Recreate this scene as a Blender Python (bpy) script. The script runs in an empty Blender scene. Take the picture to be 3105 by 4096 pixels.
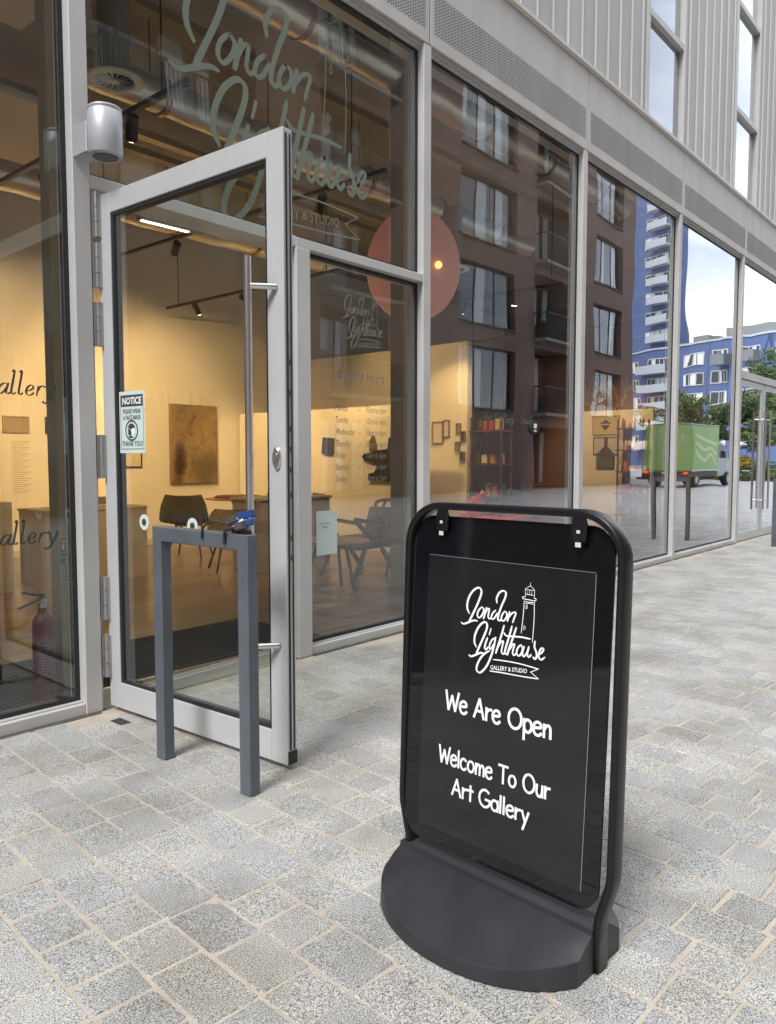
import bpy, bmesh, math, random
from mathutils import Vector, Matrix
random.seed(7)
R = math.radians
S = bpy.context.scene
COL = S.collection

# ------------------------------------------------------------------ camera, world, sun, exposure
F_PX, PITCH, YAW = 3100.0, 3.8386, 40.4028          # focal length in photo pixels, tilt down, angle from the facade
CH = 1.25
cam = bpy.data.cameras.new('camera'); cam_o = bpy.data.objects.new('camera', cam); COL.objects.link(cam_o)
cam.sensor_fit = 'VERTICAL'; cam.sensor_height = 36.0; cam.sensor_width = 27.29
cam.lens = 36.0*F_PX/4096.0; cam.clip_start = 0.05; cam.clip_end = 2000
_a, _p = R(YAW), R(PITCH)
_F = Vector((math.cos(_a), math.sin(_a), 0)); _R = Vector((math.sin(_a), -math.cos(_a), 0)); _Z = Vector((0, 0, 1))
FW = _F*math.cos(_p) - _Z*math.sin(_p); UP = _F*math.sin(_p) + _Z*math.cos(_p)
M = Matrix((_R, UP, -FW)).transposed().to_4x4(); M.translation = Vector((0, 0, CH))
cam_o.matrix_world = M
S.camera = cam_o

SUN_EL, SUN_AZ = 52.0, 190.0                         # azimuth: direction the light comes from, measured from +X
w = bpy.data.worlds.new('World'); S.world = w; w.use_nodes = True
nt = w.node_tree; nt.nodes.clear()
out = nt.nodes.new('ShaderNodeOutputWorld'); bg = nt.nodes.new('ShaderNodeBackground')
sky = nt.nodes.new('ShaderNodeTexSky'); sky.sky_type = 'NISHITA'; sky.sun_disc = False
sky.sun_elevation = R(SUN_EL); sky.sun_rotation = R(90-SUN_AZ)
tc = nt.nodes.new('ShaderNodeTexCoord'); mp = nt.nodes.new('ShaderNodeMapping'); mp.inputs['Scale'].default_value = (1, 1, 2.6)
nz = nt.nodes.new('ShaderNodeTexNoise'); nz.inputs['Scale'].default_value = 2.3; nz.inputs['Detail'].default_value = 7; nz.inputs['Roughness'].default_value = .52
rp = nt.nodes.new('ShaderNodeValToRGB')              # overcast with a few thin blue gaps
rp.color_ramp.elements[0].position = .36; rp.color_ramp.elements[0].color = (3.7, 4.2, 5.0, 1)
rp.color_ramp.elements[1].position = .68; rp.color_ramp.elements[1].color = (12.0, 12.0, 12.1, 1)
e = rp.color_ramp.elements.new(.5); e.color = (6.8, 7.2, 7.7, 1)
mx = nt.nodes.new('ShaderNodeMixRGB'); mx.inputs[0].default_value = .88
nt.links.new(tc.outputs['Generated'], mp.inputs['Vector']); nt.links.new(mp.outputs[0], nz.inputs['Vector'])
nt.links.new(nz.outputs['Fac'], rp.inputs[0]); nt.links.new(sky.outputs[0], mx.inputs[1]); nt.links.new(rp.outputs[0], mx.inputs[2])
nt.links.new(mx.outputs[0], bg.inputs['Color']); bg.inputs['Strength'].default_value = .10
nt.links.new(bg.outputs[0], out.inputs['Surface'])
sun = bpy.data.lights.new('sun', 'SUN'); sun.energy = 1.35; sun.angle = R(18); sun.color = (1, .99, .975)
sun_o = bpy.data.objects.new('sun', sun); COL.objects.link(sun_o)
_d = Vector((math.cos(R(SUN_AZ))*math.cos(R(SUN_EL)), math.sin(R(SUN_AZ))*math.cos(R(SUN_EL)), math.sin(R(SUN_EL))))
sun_o.rotation_euler = _d.to_track_quat('Z', 'Y').to_euler(); sun_o.location = _d*30
S.view_settings.view_transform = 'Standard'; S.view_settings.look = 'None'
S.view_settings.gamma = 1.0; S.view_settings.use_curve_mapping = False
S.view_settings.exposure = 1.47
S.render.engine = 'CYCLES'
S.cycles.transparent_max_bounces = 24; S.cycles.max_bounces = 10; S.cycles.glossy_bounces = 5; S.cycles.diffuse_bounces = 4
S.cycles.sample_clamp_indirect = 6.0; S.cycles.caustics_reflective = False; S.cycles.caustics_refractive = False
S.cycles.use_denoising = True

# ------------------------------------------------------------------ materials
MATS = {}
def mat(name, col, rough=.5, metal=0.0, var=0.0, vscale=6.0, bump=0.0, bscale=60.0, spec=.5, emit=None, estr=0.0, obj_rand=0.0, aniso=None):
    if name in MATS: return MATS[name]
    m = bpy.data.materials.new(name); m.use_nodes = True; n = m.node_tree; b = n.nodes['Principled BSDF']
    b.inputs['Base Color'].default_value = (*col, 1); b.inputs['Roughness'].default_value = rough
    b.inputs['Metallic'].default_value = metal; b.inputs['Specular IOR Level'].default_value = spec
    g = None
    if var or bump or obj_rand:
        g = n.nodes.new('ShaderNodeNewGeometry')
    if var or obj_rand:
        x = n.nodes.new('ShaderNodeTexNoise'); x.inputs['Scale'].default_value = vscale; x.inputs['Detail'].default_value = 6
        if aniso:
            q = n.nodes.new('ShaderNodeMapping'); q.inputs['Scale'].default_value = aniso
            n.links.new(g.outputs['Position'], q.inputs['Vector']); n.links.new(q.outputs[0], x.inputs['Vector'])
        else: n.links.new(g.outputs['Position'], x.inputs['Vector'])
        mr = n.nodes.new('ShaderNodeMapRange'); mr.inputs[1].default_value = .25; mr.inputs[2].default_value = .75
        mr.inputs[3].default_value = 1-var; mr.inputs[4].default_value = 1+var
        n.links.new(x.outputs['Fac'], mr.inputs[0])
        val = mr.outputs[0]
        if obj_rand:
            oi = n.nodes.new('ShaderNodeObjectInfo'); m2 = n.nodes.new('ShaderNodeMapRange')
            m2.inputs[3].default_value = 1-obj_rand; m2.inputs[4].default_value = 1+obj_rand
            n.links.new(oi.outputs['Random'], m2.inputs[0])
            mu = n.nodes.new('ShaderNodeMath'); mu.operation = 'MULTIPLY'
            n.links.new(val, mu.inputs[0]); n.links.new(m2.outputs[0], mu.inputs[1]); val = mu.outputs[0]
        vm = n.nodes.new('ShaderNodeVectorMath'); vm.operation = 'SCALE'; vm.inputs[0].default_value = col
        n.links.new(val, vm.inputs['Scale']); n.links.new(vm.outputs[0], b.inputs['Base Color'])
        r2 = n.nodes.new('ShaderNodeMapRange'); r2.inputs[3].default_value = max(.02, rough-.12*min(1, var*3)); r2.inputs[4].default_value = min(1, rough+.12*min(1, var*3))
        n.links.new(x.outputs['Fac'], r2.inputs[0]); n.links.new(r2.outputs[0], b.inputs['Roughness'])
    if bump:
        x = n.nodes.new('ShaderNodeTexNoise'); x.inputs['Scale'].default_value = bscale; x.inputs['Detail'].default_value = 4
        n.links.new(g.outputs['Position'], x.inputs['Vector'])
        bp = n.nodes.new('ShaderNodeBump'); bp.inputs['Strength'].default_value = bump; bp.inputs['Distance'].default_value = .01
        n.links.new(x.outputs['Fac'], bp.inputs['Height']); n.links.new(bp.outputs[0], b.inputs['Normal'])
    if emit:
        b.inputs['Emission Color'].default_value = (*emit, 1); b.inputs['Emission Strength'].default_value = estr
    MATS[name] = m; return m

def glass_mat(name, gain, tint, cap=.9):
    """glazing: clear, with the Fresnel reflection of several glass faces; only the outer faces reflect"""
    if name in MATS: return MATS[name]
    m = bpy.data.materials.new(name); m.use_nodes = True; n = m.node_tree; n.nodes.clear()
    o = n.nodes.new('ShaderNodeOutputMaterial'); t = n.nodes.new('ShaderNodeBsdfTransparent'); t.inputs[0].default_value = (*tint, 1)
    gl = n.nodes.new('ShaderNodeBsdfGlossy'); gl.inputs['Roughness'].default_value = 0.0; gl.inputs[0].default_value = (.93, .95, 1, 1)
    fr = n.nodes.new('ShaderNodeFresnel'); fr.inputs['IOR'].default_value = 1.5
    mu = n.nodes.new('ShaderNodeMath'); mu.operation = 'MULTIPLY'; mu.inputs[1].default_value = gain
    mi = n.nodes.new('ShaderNodeMath'); mi.operation = 'MINIMUM'; mi.inputs[1].default_value = cap
    g = n.nodes.new('ShaderNodeNewGeometry'); sb = n.nodes.new('ShaderNodeMath'); sb.operation = 'SUBTRACT'; sb.inputs[0].default_value = 1
    m3 = n.nodes.new('ShaderNodeMath'); m3.operation = 'MULTIPLY'; mixs = n.nodes.new('ShaderNodeMixShader')
    n.links.new(fr.outputs[0], mu.inputs[0]); n.links.new(mu.outputs[0], mi.inputs[0])
    n.links.new(g.outputs['Backfacing'], sb.inputs[1]); n.links.new(mi.outputs[0], m3.inputs[0]); n.links.new(sb.outputs[0], m3.inputs[1])
    n.links.new(m3.outputs[0], mixs.inputs[0]); n.links.new(t.outputs[0], mixs.inputs[1]); n.links.new(gl.outputs[0], mixs.inputs[2])
    # float-glass waviness
    x = n.nodes.new('ShaderNodeTexNoise'); x.inputs['Scale'].default_value = .9; x.inputs['Detail'].default_value = 1
    n.links.new(g.outputs['Position'], x.inputs['Vector'])
    bp = n.nodes.new('ShaderNodeBump'); bp.inputs['Strength'].default_value = .035; bp.inputs['Distance'].default_value = .1
    n.links.new(x.outputs['Fac'], bp.inputs['Height']); n.links.new(bp.outputs[0], gl.inputs['Normal'])
    n.links.new(mixs.outputs[0], o.inputs['Surface'])
    MATS[name] = m; return m

def granite_mat():
    m = bpy.data.materials.new('granite'); m.use_nodes = True; n = m.node_tree; b = n.nodes['Principled BSDF']
    g = n.nodes.new('ShaderNodeNewGeometry'); oi = n.nodes.new('ShaderNodeObjectInfo')
    def noise(sc, det=2, rough=.6):
        x = n.nodes.new('ShaderNodeTexNoise'); x.inputs['Scale'].default_value = sc; x.inputs['Detail'].default_value = det; x.inputs['Roughness'].default_value = rough
        n.links.new(g.outputs['Position'], x.inputs['Vector']); return x
    sp = noise(270, 2, .7); r1 = n.nodes.new('ShaderNodeValToRGB')
    cr = r1.color_ramp; cr.elements[0].position = .36; cr.elements[0].color = (.055, .056, .057, 1); cr.elements[1].position = .64; cr.elements[1].color = (.65, .645, .63, 1)
    e = cr.elements.new(.48); e.color = (.33, .328, .32, 1)
    n.links.new(sp.outputs['Fac'], r1.inputs[0])
    ad = n.nodes.new('ShaderNodeMath'); ad.operation = 'ADD'; n.links.new(g.outputs['Random Per Island'], ad.inputs[0]); n.links.new(oi.outputs['Random'], ad.inputs[1])
    fr = n.nodes.new('ShaderNodeMath'); fr.operation = 'FRACT'; n.links.new(ad.outputs[0], fr.inputs[0])
    tint = n.nodes.new('ShaderNodeValToRGB'); tr = tint.color_ramp; tr.elements[0].color = (.86, .862, .865, 1); tr.elements[1].color = (1.10, 1.095, 1.075, 1)
    e = tr.elements.new(.45); e.color = (.94, .945, .95, 1); e = tr.elements.new(.75); e.color = (1.04, 1.02, .97, 1)
    n.links.new(fr.outputs[0], tint.inputs[0])
    mu = n.nodes.new('ShaderNodeMixRGB'); mu.blend_type = 'MULTIPLY'; mu.inputs[0].default_value = 1
    n.links.new(r1.outputs[0], mu.inputs[1]); n.links.new(tint.outputs[0], mu.inputs[2])
    st = noise(2.2, 4); r2 = n.nodes.new('ShaderNodeValToRGB'); r2.color_ramp.elements[0].position = .35; r2.color_ramp.elements[0].color = (.76, .74, .69, 1)
    r2.color_ramp.elements[1].position = .6; r2.color_ramp.elements[1].color = (1.05, 1.05, 1.05, 1)
    n.links.new(st.outputs['Fac'], r2.inputs[0])
    m2 = n.nodes.new('ShaderNodeMixRGB'); m2.blend_type = 'MULTIPLY'; m2.inputs[0].default_value = 1
    n.links.new(mu.outputs[0], m2.inputs[1]); n.links.new(r2.outputs[0], m2.inputs[2]); vo = n.nodes.new('ShaderNodeTexVoronoi'); vo.inputs['Scale'].default_value = 1.9; n.links.new(g.outputs['Position'], vo.inputs['Vector'])
    wob = noise(40, 2); ma = n.nodes.new('ShaderNodeMath'); ma.operation = 'MULTIPLY_ADD'; ma.inputs[1].default_value = .035; n.links.new(wob.outputs['Fac'], ma.inputs[0]); n.links.new(vo.outputs['Distance'], ma.inputs[2])
    r3 = n.nodes.new('ShaderNodeMapRange'); r3.inputs[1].default_value = .040; r3.inputs[2].default_value = .052; r3.inputs[3].default_value = .55; r3.inputs[4].default_value = 1; n.links.new(ma.outputs[0], r3.inputs[0])
    v3 = n.nodes.new('ShaderNodeVectorMath'); v3.operation = 'SCALE'; n.links.new(m2.outputs[0], v3.inputs[0]); n.links.new(r3.outputs[0], v3.inputs['Scale']); n.links.new(v3.outputs[0], b.inputs['Base Color'])
    b.inputs['Roughness'].default_value = .52
    hb = noise(55, 5); bp = n.nodes.new('ShaderNodeBump'); bp.inputs['Strength'].default_value = .55; bp.inputs['Distance'].default_value = .006
    n.links.new(hb.outputs['Fac'], bp.inputs['Height']); n.links.new(bp.outputs[0], b.inputs['Normal'])
    return m

def brick_tex_mat(name, c1, c2, cm, bw, rh, mortar, rough=.8, vertical=True, rot=0.0):
    m = bpy.data.materials.new(name); m.use_nodes = True; n = m.node_tree; b = n.nodes['Principled BSDF']
    g = n.nodes.new('ShaderNodeNewGeometry'); q = n.nodes.new('ShaderNodeMapping')
    q.inputs['Rotation'].default_value = (R(90) if vertical else 0, 0, rot)
    bt = n.nodes.new('ShaderNodeTexBrick'); bt.inputs['Scale'].default_value = 1; bt.inputs['Brick Width'].default_value = bw; bt.inputs['Row Height'].default_value = rh
    bt.inputs['Mortar Size'].default_value = mortar; bt.inputs['Color1'].default_value = (*c1, 1); bt.inputs['Color2'].default_value = (*c2, 1); bt.inputs['Mortar'].default_value = (*cm, 1)
    n.links.new(g.outputs['Position'], q.inputs['Vector']); n.links.new(q.outputs[0], bt.inputs['Vector'])
    x = n.nodes.new('ShaderNodeTexNoise'); x.inputs['Scale'].default_value = 1.3; x.inputs['Detail'].default_value = 6; n.links.new(g.outputs['Position'], x.inputs['Vector'])
    mr = n.nodes.new('ShaderNodeMapRange'); mr.inputs[1].default_value = .3; mr.inputs[2].default_value = .7; mr.inputs[3].default_value = .85; mr.inputs[4].default_value = 1.15
    n.links.new(x.outputs['Fac'], mr.inputs[0])
    vm = n.nodes.new('ShaderNodeVectorMath'); vm.operation = 'SCALE'; n.links.new(bt.outputs['Color'], vm.inputs[0]); n.links.new(mr.outputs[0], vm.inputs['Scale'])
    n.links.new(vm.outputs[0], b.inputs['Base Color']); b.inputs['Roughness'].default_value = rough
    bp = n.nodes.new('ShaderNodeBump'); bp.inputs['Strength'].default_value = .5; bp.inputs['Distance'].default_value = .008; bp.invert = True
    n.links.new(bt.outputs['Fac'], bp.inputs['Height']); n.links.new(bp.outputs[0], b.inputs['Normal'])
    MATS[name] = m; return m

GRANITE = granite_mat()
GLASS = glass_mat('glazing', 3.0, (.93, .955, .935), .8); GLASS_UP = glass_mat('coated_glazing', 2.6, (.5, .55, .55), .75)
ALU = mat('powder_coated_aluminium', (.58, .57, .555), .42, 0, .09, 2.5, .04, 300)
ALU2 = mat('silver_door_frame', (.60, .61, .62), .34, .25, .05, 4, .03, 250)
FASCIA = mat('fascia_metal', (.56, .54, .515), .48, 0, .10, 1.6, .03, 120, aniso=(3, 3, .5))
ZINC = mat('seamed_cladding', (.52, .52, .505), .5, .15, .10, 1.1, .05, 30, obj_rand=.06, aniso=(1, 1, .35))
DARKGAP = mat('shadow_gap', (.03, .03, .03), .8)
GASKET = mat('rubber_gasket', (.015, .016, .018), .55)
STEEL = mat('brushed_steel', (.72, .70, .67), .30, 1.0, .03, 40)
HINGE = mat('hinge_steel', (.42, .41, .40), .4, .8, .08, 20)
HOOPM = mat('slate_grey_paint', (.105, .118, .135), .45, 0, .2, 5, .06, 200)
PLASTIC = mat('black_moulded_plastic', (.024, .025, .0295), .46, 0, .22, 9, .10, 420)
TUBE = mat('black_tube', (.010, .010, .011), .30, 0, .1, 20, .03, 300, spec=.32)
ACRYL = mat('black_acrylic', (.006, .006, .008), .045, 0, 0, spec=.5)
POSTER = mat('charcoal_poster', (.013, .014, .0152), .10, 0, .06, 8)
WHITEP = mat('white_print', (.90, .905, .91), .5)
VINYL = mat('grey_green_vinyl', (.175, .205, .155), .6)
VINYL_L = mat('pale_vinyl', (.34, .36, .32), .6)
VINYL_D = mat('dark_vinyl', (.055, .062, .065), .6)
PAPER = mat('pale_green_sticker', (.62, .74, .70), .5)
INK = mat('dark_ink', (.05, .05, .05), .6)
MORTAR = mat('sandy_mortar', (.44, .385, .315), .9, 0, .18, 7, .5, 140)

# ------------------------------------------------------------------ mesh helpers
class MB:
    def __init__(s): s.v = []; s.f = []; s.s = []
    def face(s, idx, smooth=False): s.f.append(idx); s.s.append(smooth)
    def quad(s, a, b, c, d, smooth=False):
        i = len(s.v); s.v += [tuple(a), tuple(b), tuple(c), tuple(d)]; s.face((i, i+1, i+2, i+3), smooth); return s
    def box(s, x0, x1, y0, y1, z0, z1):
        i = len(s.v); s.v += [(x0,y0,z0),(x1,y0,z0),(x1,y1,z0),(x0,y1,z0),(x0,y0,z1),(x1,y0,z1),(x1,y1,z1),(x0,y1,z1)]
        for q in ((0,3,2,1),(4,5,6,7),(0,1,5,4),(1,2,6,5),(2,3,7,6),(3,0,4,7)): s.face(tuple(i+k for k in q))
        return s
    def obox(s, c, ax, ay, az, hx, hy, hz):
        c = Vector(c); ax, ay, az = Vector(ax)*hx, Vector(ay)*hy, Vector(az)*hz; i = len(s.v)
        for sx, sy, sz in ((-1,-1,-1),(1,-1,-1),(1,1,-1),(-1,1,-1),(-1,-1,1),(1,-1,1),(1,1,1),(-1,1,1)): s.v.append(tuple(c+ax*sx+ay*sy+az*sz))
        for q in ((0,3,2,1),(4,5,6,7),(0,1,5,4),(1,2,6,5),(2,3,7,6),(3,0,4,7)): s.face(tuple(i+k for k in q))
        return s
    def bar(s, a, b, hw, hh, up=(0,0,1)):
        a, b = Vector(a), Vector(b); d = (b-a); L = d.length; d.normalize(); u = Vector(up)
        if abs(d.dot(u)) > .98: u = Vector((1,0,0))
        r = d.cross(u).normalized(); u = r.cross(d)
        return s.obox((a+b)/2, d, r, u, L/2, hw, hh)
    def tube(s, pts, rad, n=10, cap=True):
        pts = [Vector(p) for p in pts]; rr = rad if isinstance(rad, (list, tuple)) else [rad]*len(pts); i0 = len(s.v); ref = None
        for k, p in enumerate(pts):
            d = (pts[min(k+1, len(pts)-1)] - pts[max(k-1, 0)]).normalized()
            if ref is None: ref = Vector((0,0,1)) if abs(d.z) < .9 else Vector((1,0,0))
            u = (ref - d*ref.dot(d)).normalized(); ref = u; vv = d.cross(u)
            for j in range(n):
                t = 2*math.pi*j/n; s.v.append(tuple(p + (u*math.cos(t)+vv*math.sin(t))*rr[k]))
        for k in range(len(pts)-1):
            for j in range(n):
                a = i0+k*n+j; b = i0+k*n+(j+1) % n; s.face((a, b, b+n, a+n), True)
        if cap: s.caps(i0, i0+(len(pts)-1)*n, n)
        return s
    def caps(s, a, b, n):
        i = len(s.v); s.v += s.v[a:a+n]+s.v[b:b+n]
        s.face(tuple(i+j for j in reversed(range(n)))); s.face(tuple(i+n+j for j in range(n)))
    def lathe(s, prof, c=(0,0,0), n=24, sx=1, sy=1, ax=None, cap=True):
        i0 = len(s.v); c = Vector(c)
        ex, ey, ez = ax if ax else (Vector((1,0,0)), Vector((0,1,0)), Vector((0,0,1)))
        for r, z in prof:
            for j in range(n):
                t = 2*math.pi*j/n; s.v.append(tuple(c + ex*(r*sx*math.cos(t)) + ey*(r*sy*math.sin(t)) + ez*z))
        for k in range(len(prof)-1):
            for j in range(n):
                a = i0+k*n+j; b = i0+k*n+(j+1) % n; s.face((a, b, b+n, a+n), True)
        if cap: s.caps(i0, i0+(len(prof)-1)*n, n)
        return s
    def prism(s, poly, o, u, v, nn, th):
        """polygon in (u,v) extruded from 0 to th along nn"""
        o, u, v, nn = Vector(o), Vector(u), Vector(v), Vector(nn); k = len(poly); i = len(s.v)
        for d in (0, th):
            for a, b in poly: s.v.append(tuple(o+u*a+v*b+nn*d))
        s.face(tuple(i+j for j in reversed(range(k)))); s.face(tuple(i+k+j for j in range(k)))
        for j in range(k): s.face((i+j, i+(j+1) % k, i+k+(j+1) % k, i+k+j))
        return s
    def mesh(s, name, m, bev=0, seg=1):
        me = bpy.data.meshes.new(name); me.from_pydata(s.v, [], s.f)
        for k, fl in enumerate(s.s):
            if fl: me.polygons[k].use_smooth = True
        if bev:
            b = bmesh.new(); b.from_mesh(me)
            ed = [e for e in b.edges if len(e.link_faces) == 2 and e.calc_face_angle(0) > .5]
            bmesh.ops.bevel(b, geom=ed, offset=bev, segments=seg, affect='EDGES', clamp_overlap=True); b.to_mesh(me); b.free()
        else: me.update()
        for q in (m if isinstance(m, (list, tuple)) else [m]): me.materials.append(q)
        return me
    def build(s, name, m, parent=None, bev=0, seg=1):
        return link(name, s.mesh(name, m, bev, seg), parent)

def link(name, me, parent=None, loc=None):
    o = bpy.data.objects.new(name, me); COL.objects.link(o)
    if parent is not None: o.parent = parent
    if loc is not None: o.location = loc
    return o
def tag(o, label=None, cat=None, group=None, kind=None):
    if label: o['label'] = label
    if cat: o['category'] = cat
    if group: o['group'] = group
    if kind: o['kind'] = kind
    return o
def thing(name, label, cat, group=None, loc=(0,0,0), rz=0):
    o = bpy.data.objects.new(name, None); COL.objects.link(o); o.location = loc; o.rotation_euler = (0, 0, rz); o.empty_display_size = .1
    return tag(o, label, cat, group)
def box(name, x0, x1, y0, y1, z0, z1, m, parent=None, bev=0, seg=1):
    return MB().box(x0, x1, y0, y1, z0, z1).build(name, m, parent, bev, seg)

def spline(pts, n=6, closed=False):
    P = [Vector(p) for p in pts]
    if len(P) < 3: return P
    o = []
    for i in range(len(P)-1):
        p0 = P[i-1] if i else P[0]*2-P[1]; p1, p2 = P[i], P[i+1]; p3 = P[i+2] if i+2 < len(P) else P[-1]*2-P[-2]
        for k in range(n):
            t = k/n; o.append(.5*((2*p1)+(p2-p0)*t+(2*p0-5*p1+4*p2-p3)*t*t+(3*p1-p0-3*p2+p3)*t**3))
    o.append(P[-1]); return o
class Plane:
    """a print plane: origin, right, up, outward normal"""
    def __init__(s, o, u, v): s.o = Vector(o); s.u = Vector(u).normalized(); s.v = Vector(v).normalized(); s.n = s.u.cross(s.v)
    def at(s, a, b, d=0): return s.o+s.u*a+s.v*b+s.n*d
LIFT = [0]
def ribbon(mb, P, pts, wd, nib=0.0, d=.0012, smooth=True, taper=True):
    """a flat pen stroke on plane P; nib>0 gives thick and thin by direction"""
    LIFT[0] = (LIFT[0]+1) % 40; d = d+LIFT[0]*.00003
    q = spline([(a, b, 0) for a, b in pts], 7) if smooth and len(pts) > 2 else [Vector((a, b, 0)) for a, b in pts]
    i0 = len(mb.v); m = len(q)
    for k, p in enumerate(q):
        t = (q[min(k+1, m-1)]-q[max(k-1, 0)]); t = t.normalized() if t.length > 1e-9 else Vector((1,0,0)); nn = Vector((-t.y, t.x, 0))
        h = wd/2
        if nib: h *= (1-nib)+nib*abs(t.y*.95+t.x*.25)
        if taper: e = min(k, m-1-k)/max(1, m-1); h *= min(1, .62+e*6)
        ext = t*(-wd*.3 if k == 0 else wd*.3 if k == m-1 else 0)
        for sg in (1, -1): mb.v.append(tuple(P.at(p.x+ext.x+nn.x*h*sg, p.y+ext.y+nn.y*h*sg, d)))
    for k in range(m-1): mb.face((i0+2*k+1, i0+2*k+3, i0+2*k+2, i0+2*k))
def logo(mb, P, sc, x0=0, y0=0, wmul=1.0, wmin=0.0, thin=1.0):
    for w_, pts in LOGO:
        if w_ < 32: w_ = w_*thin
        ribbon(mb, P, [(x0+a*1e-4*sc, y0+b*1e-4*sc) for a, b in pts], max(wmin, w_*1e-4*sc*wmul), nib=.35 if w_ > 40 else 0)
def text(mb, P, s_, x, y, size, align='LEFT', shear=0.0, sx=1.0, bold=0.0, d=.0012, spacing=1.0, fit=None, slope=0.0):
    c = bpy.data.curves.new('print', 'FONT'); c.body = s_; c.size = size; c.align_x = align; c.shear = shear; c.offset = bold; c.resolution_u = 2; c.space_character = spacing
    o = bpy.data.objects.new('print', c); COL.objects.link(o)
    me = o.to_mesh(); i0 = len(mb.v)
    if fit: xs_ = [v.co.x for v in me.vertices]; sx = fit/(max(xs_)-min(xs_))
    for v in me.vertices: mb.v.append(tuple(P.at(x+v.co.x*sx, y+v.co.y+v.co.x*sx*slope, d)))
    for p in me.polygons: mb.face(tuple(i0+k for k in p.vertices))
    o.to_mesh_clear(); bpy.data.objects.remove(o); bpy.data.curves.remove(c)
def rect(mb, P, a0, a1, b0, b1, d=.001):
    mb.quad(P.at(a0, b0, d), P.at(a1, b0, d), P.at(a1, b1, d), P.at(a0, b1, d))
def ellipse_pts(cx, cy, rx, ry, a0=0, a1=360, n=14): return [(cx+rx*math.cos(R(a0+(a1-a0)*k/n)), cy+ry*math.sin(R(a0+(a1-a0)*k/n))) for k in range(n+1)]
LOGO = [(64,[(266,301),(189,430),(190,611),(274,822),(411,978),(560,1046),(647,987),(643,868),(551,619),(404,320),(305,126),(276,45)]),
(61,[(0,0),(90,-23),(205,20),(331,85),(468,129),(551,126)]),
(52,[(688,528),(590,425),(549,300),(592,223),(666,257),(739,367),(762,469),(705,530)]),
(57,[(842,529),(800,375),(757,221)]),
(47,[(776,313),(872,484),(939,512),(926,413),(910,292),(959,241),(1024,305)]),
(52,[(1149,498),(1054,401),(1019,288),(1067,247),(1139,306),(1214,433)]),
(59,[(1182,711),(1169,835),(1250,991),(1367,1053),(1461,1016),(1444,880),(1348,665),(1261,420),(1239,281),(1287,240),(1348,278)]),
(52,[(1444,514),(1368,397),(1352,298),(1400,247),(1481,307),(1529,420),(1502,493),(1444,514)]),
(57,[(1611,518),(1580,398),(1552,269)]),
(49,[(1562,328),(1672,478),(1779,535),(1809,497),(1765,377),(1725,252)]),
(64,[(550,-587),(486,-467),(492,-286),(582,-73),(705,75),(814,131),(888,83),(877,-67),(782,-299),(637,-622),(552,-816)]),
(61,[(319,-858),(390,-886),(515,-833),(639,-765),(737,-724),(811,-727)]),
(57,[(923,-286),(862,-464),(846,-576),(895,-607),(960,-536)]),
(57,[(1027,-20),(980,-184)]),
(49,[(1181,-244),(1078,-320),(1008,-459),(1016,-566),(1076,-536),(1158,-395)]),
(61,[(1197,-232),(1147,-494),(1078,-742),(960,-1020),(816,-1207),(705,-1278),(606,-1227),(617,-1085),(714,-887),(860,-722),(1009,-626)]),
(57,[(1453,129),(1381,-144),(1290,-431),(1226,-647)]),
(49,[(1267,-513),(1383,-318),(1453,-297),(1425,-447),(1410,-586),(1469,-633),(1527,-565)]),
(59,[(1708,148),(1620,-182),(1537,-466),(1522,-595),(1586,-617)]),
(59,[(1846,131),(1753,-161),(1653,-446),(1602,-629)]),
(57,[(1462,-63),(1545,-127),(1753,-113),(2025,-88),(2298,-94)]),
(49,[(1654,-504),(1755,-333),(1819,-312),(1787,-443),(1770,-561),(1816,-604),(1877,-542)]),
(52,[(2028,-287),(1932,-379),(1895,-519),(1953,-595),(2031,-533),(2079,-392),(2023,-291)]),
(52,[(2123,-318),(2080,-468),(2099,-578),(2166,-547),(2242,-402),(2265,-303)]),
(52,[(2261,-323),(2232,-498),(2278,-569),(2348,-496)]),
(59,[(2448,-132),(2439,-274),(2507,-412),(2519,-522),(2465,-588),(2414,-550)]),
(52,[(2588,-453),(2669,-383),(2715,-291),(2656,-273),(2593,-378),(2584,-510),(2650,-573),(2761,-493)]),
(31,[(1151,-837),(1483,-810),(1990,-793),(2589,-823)]),
(31,[(2589,-823),(2361,-946)]),
(31,[(2361,-946),(2604,-1077)]),
(31,[(2604,-1077),(1994,-1117),(1487,-1135),(1054,-1165)]),
(19,[(2233,1366),(2227,1287)]),
(21,[(2071,1178),(2225,1290)]),
(21,[(2225,1290),(2367,1187)]),
(21,[(2075,1185),(2094,986)]),
(21,[(2363,1191),(2366,982)]),
(19,[(2075,1175),(2363,1178)]),
(14,[(2154,1147),(2155,1053)]),
(14,[(2209,1154),(2211,1051)]),
(14,[(2280,1153),(2281,1054)]),
(24,[(2099,1056),(2343,1049)]),
(21,[(2094,986),(2011,970),(2023,928),(2201,919),(2389,915),(2423,960),(2366,982)]),
(19,[(2057,868),(2191,852),(2357,869)]),
(21,[(2053,871),(2044,493),(2006,13)]),
(21,[(2367,893),(2383,429),(2365,-173)]),
(16,[(2092,801),(2214,826),(2346,816)]),
(14,[(2137,788),(2109,690),(2149,686),(2152,771)]),
(12,[(2071,204),(2085,117),(2129,180),(2077,223)])]
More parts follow.
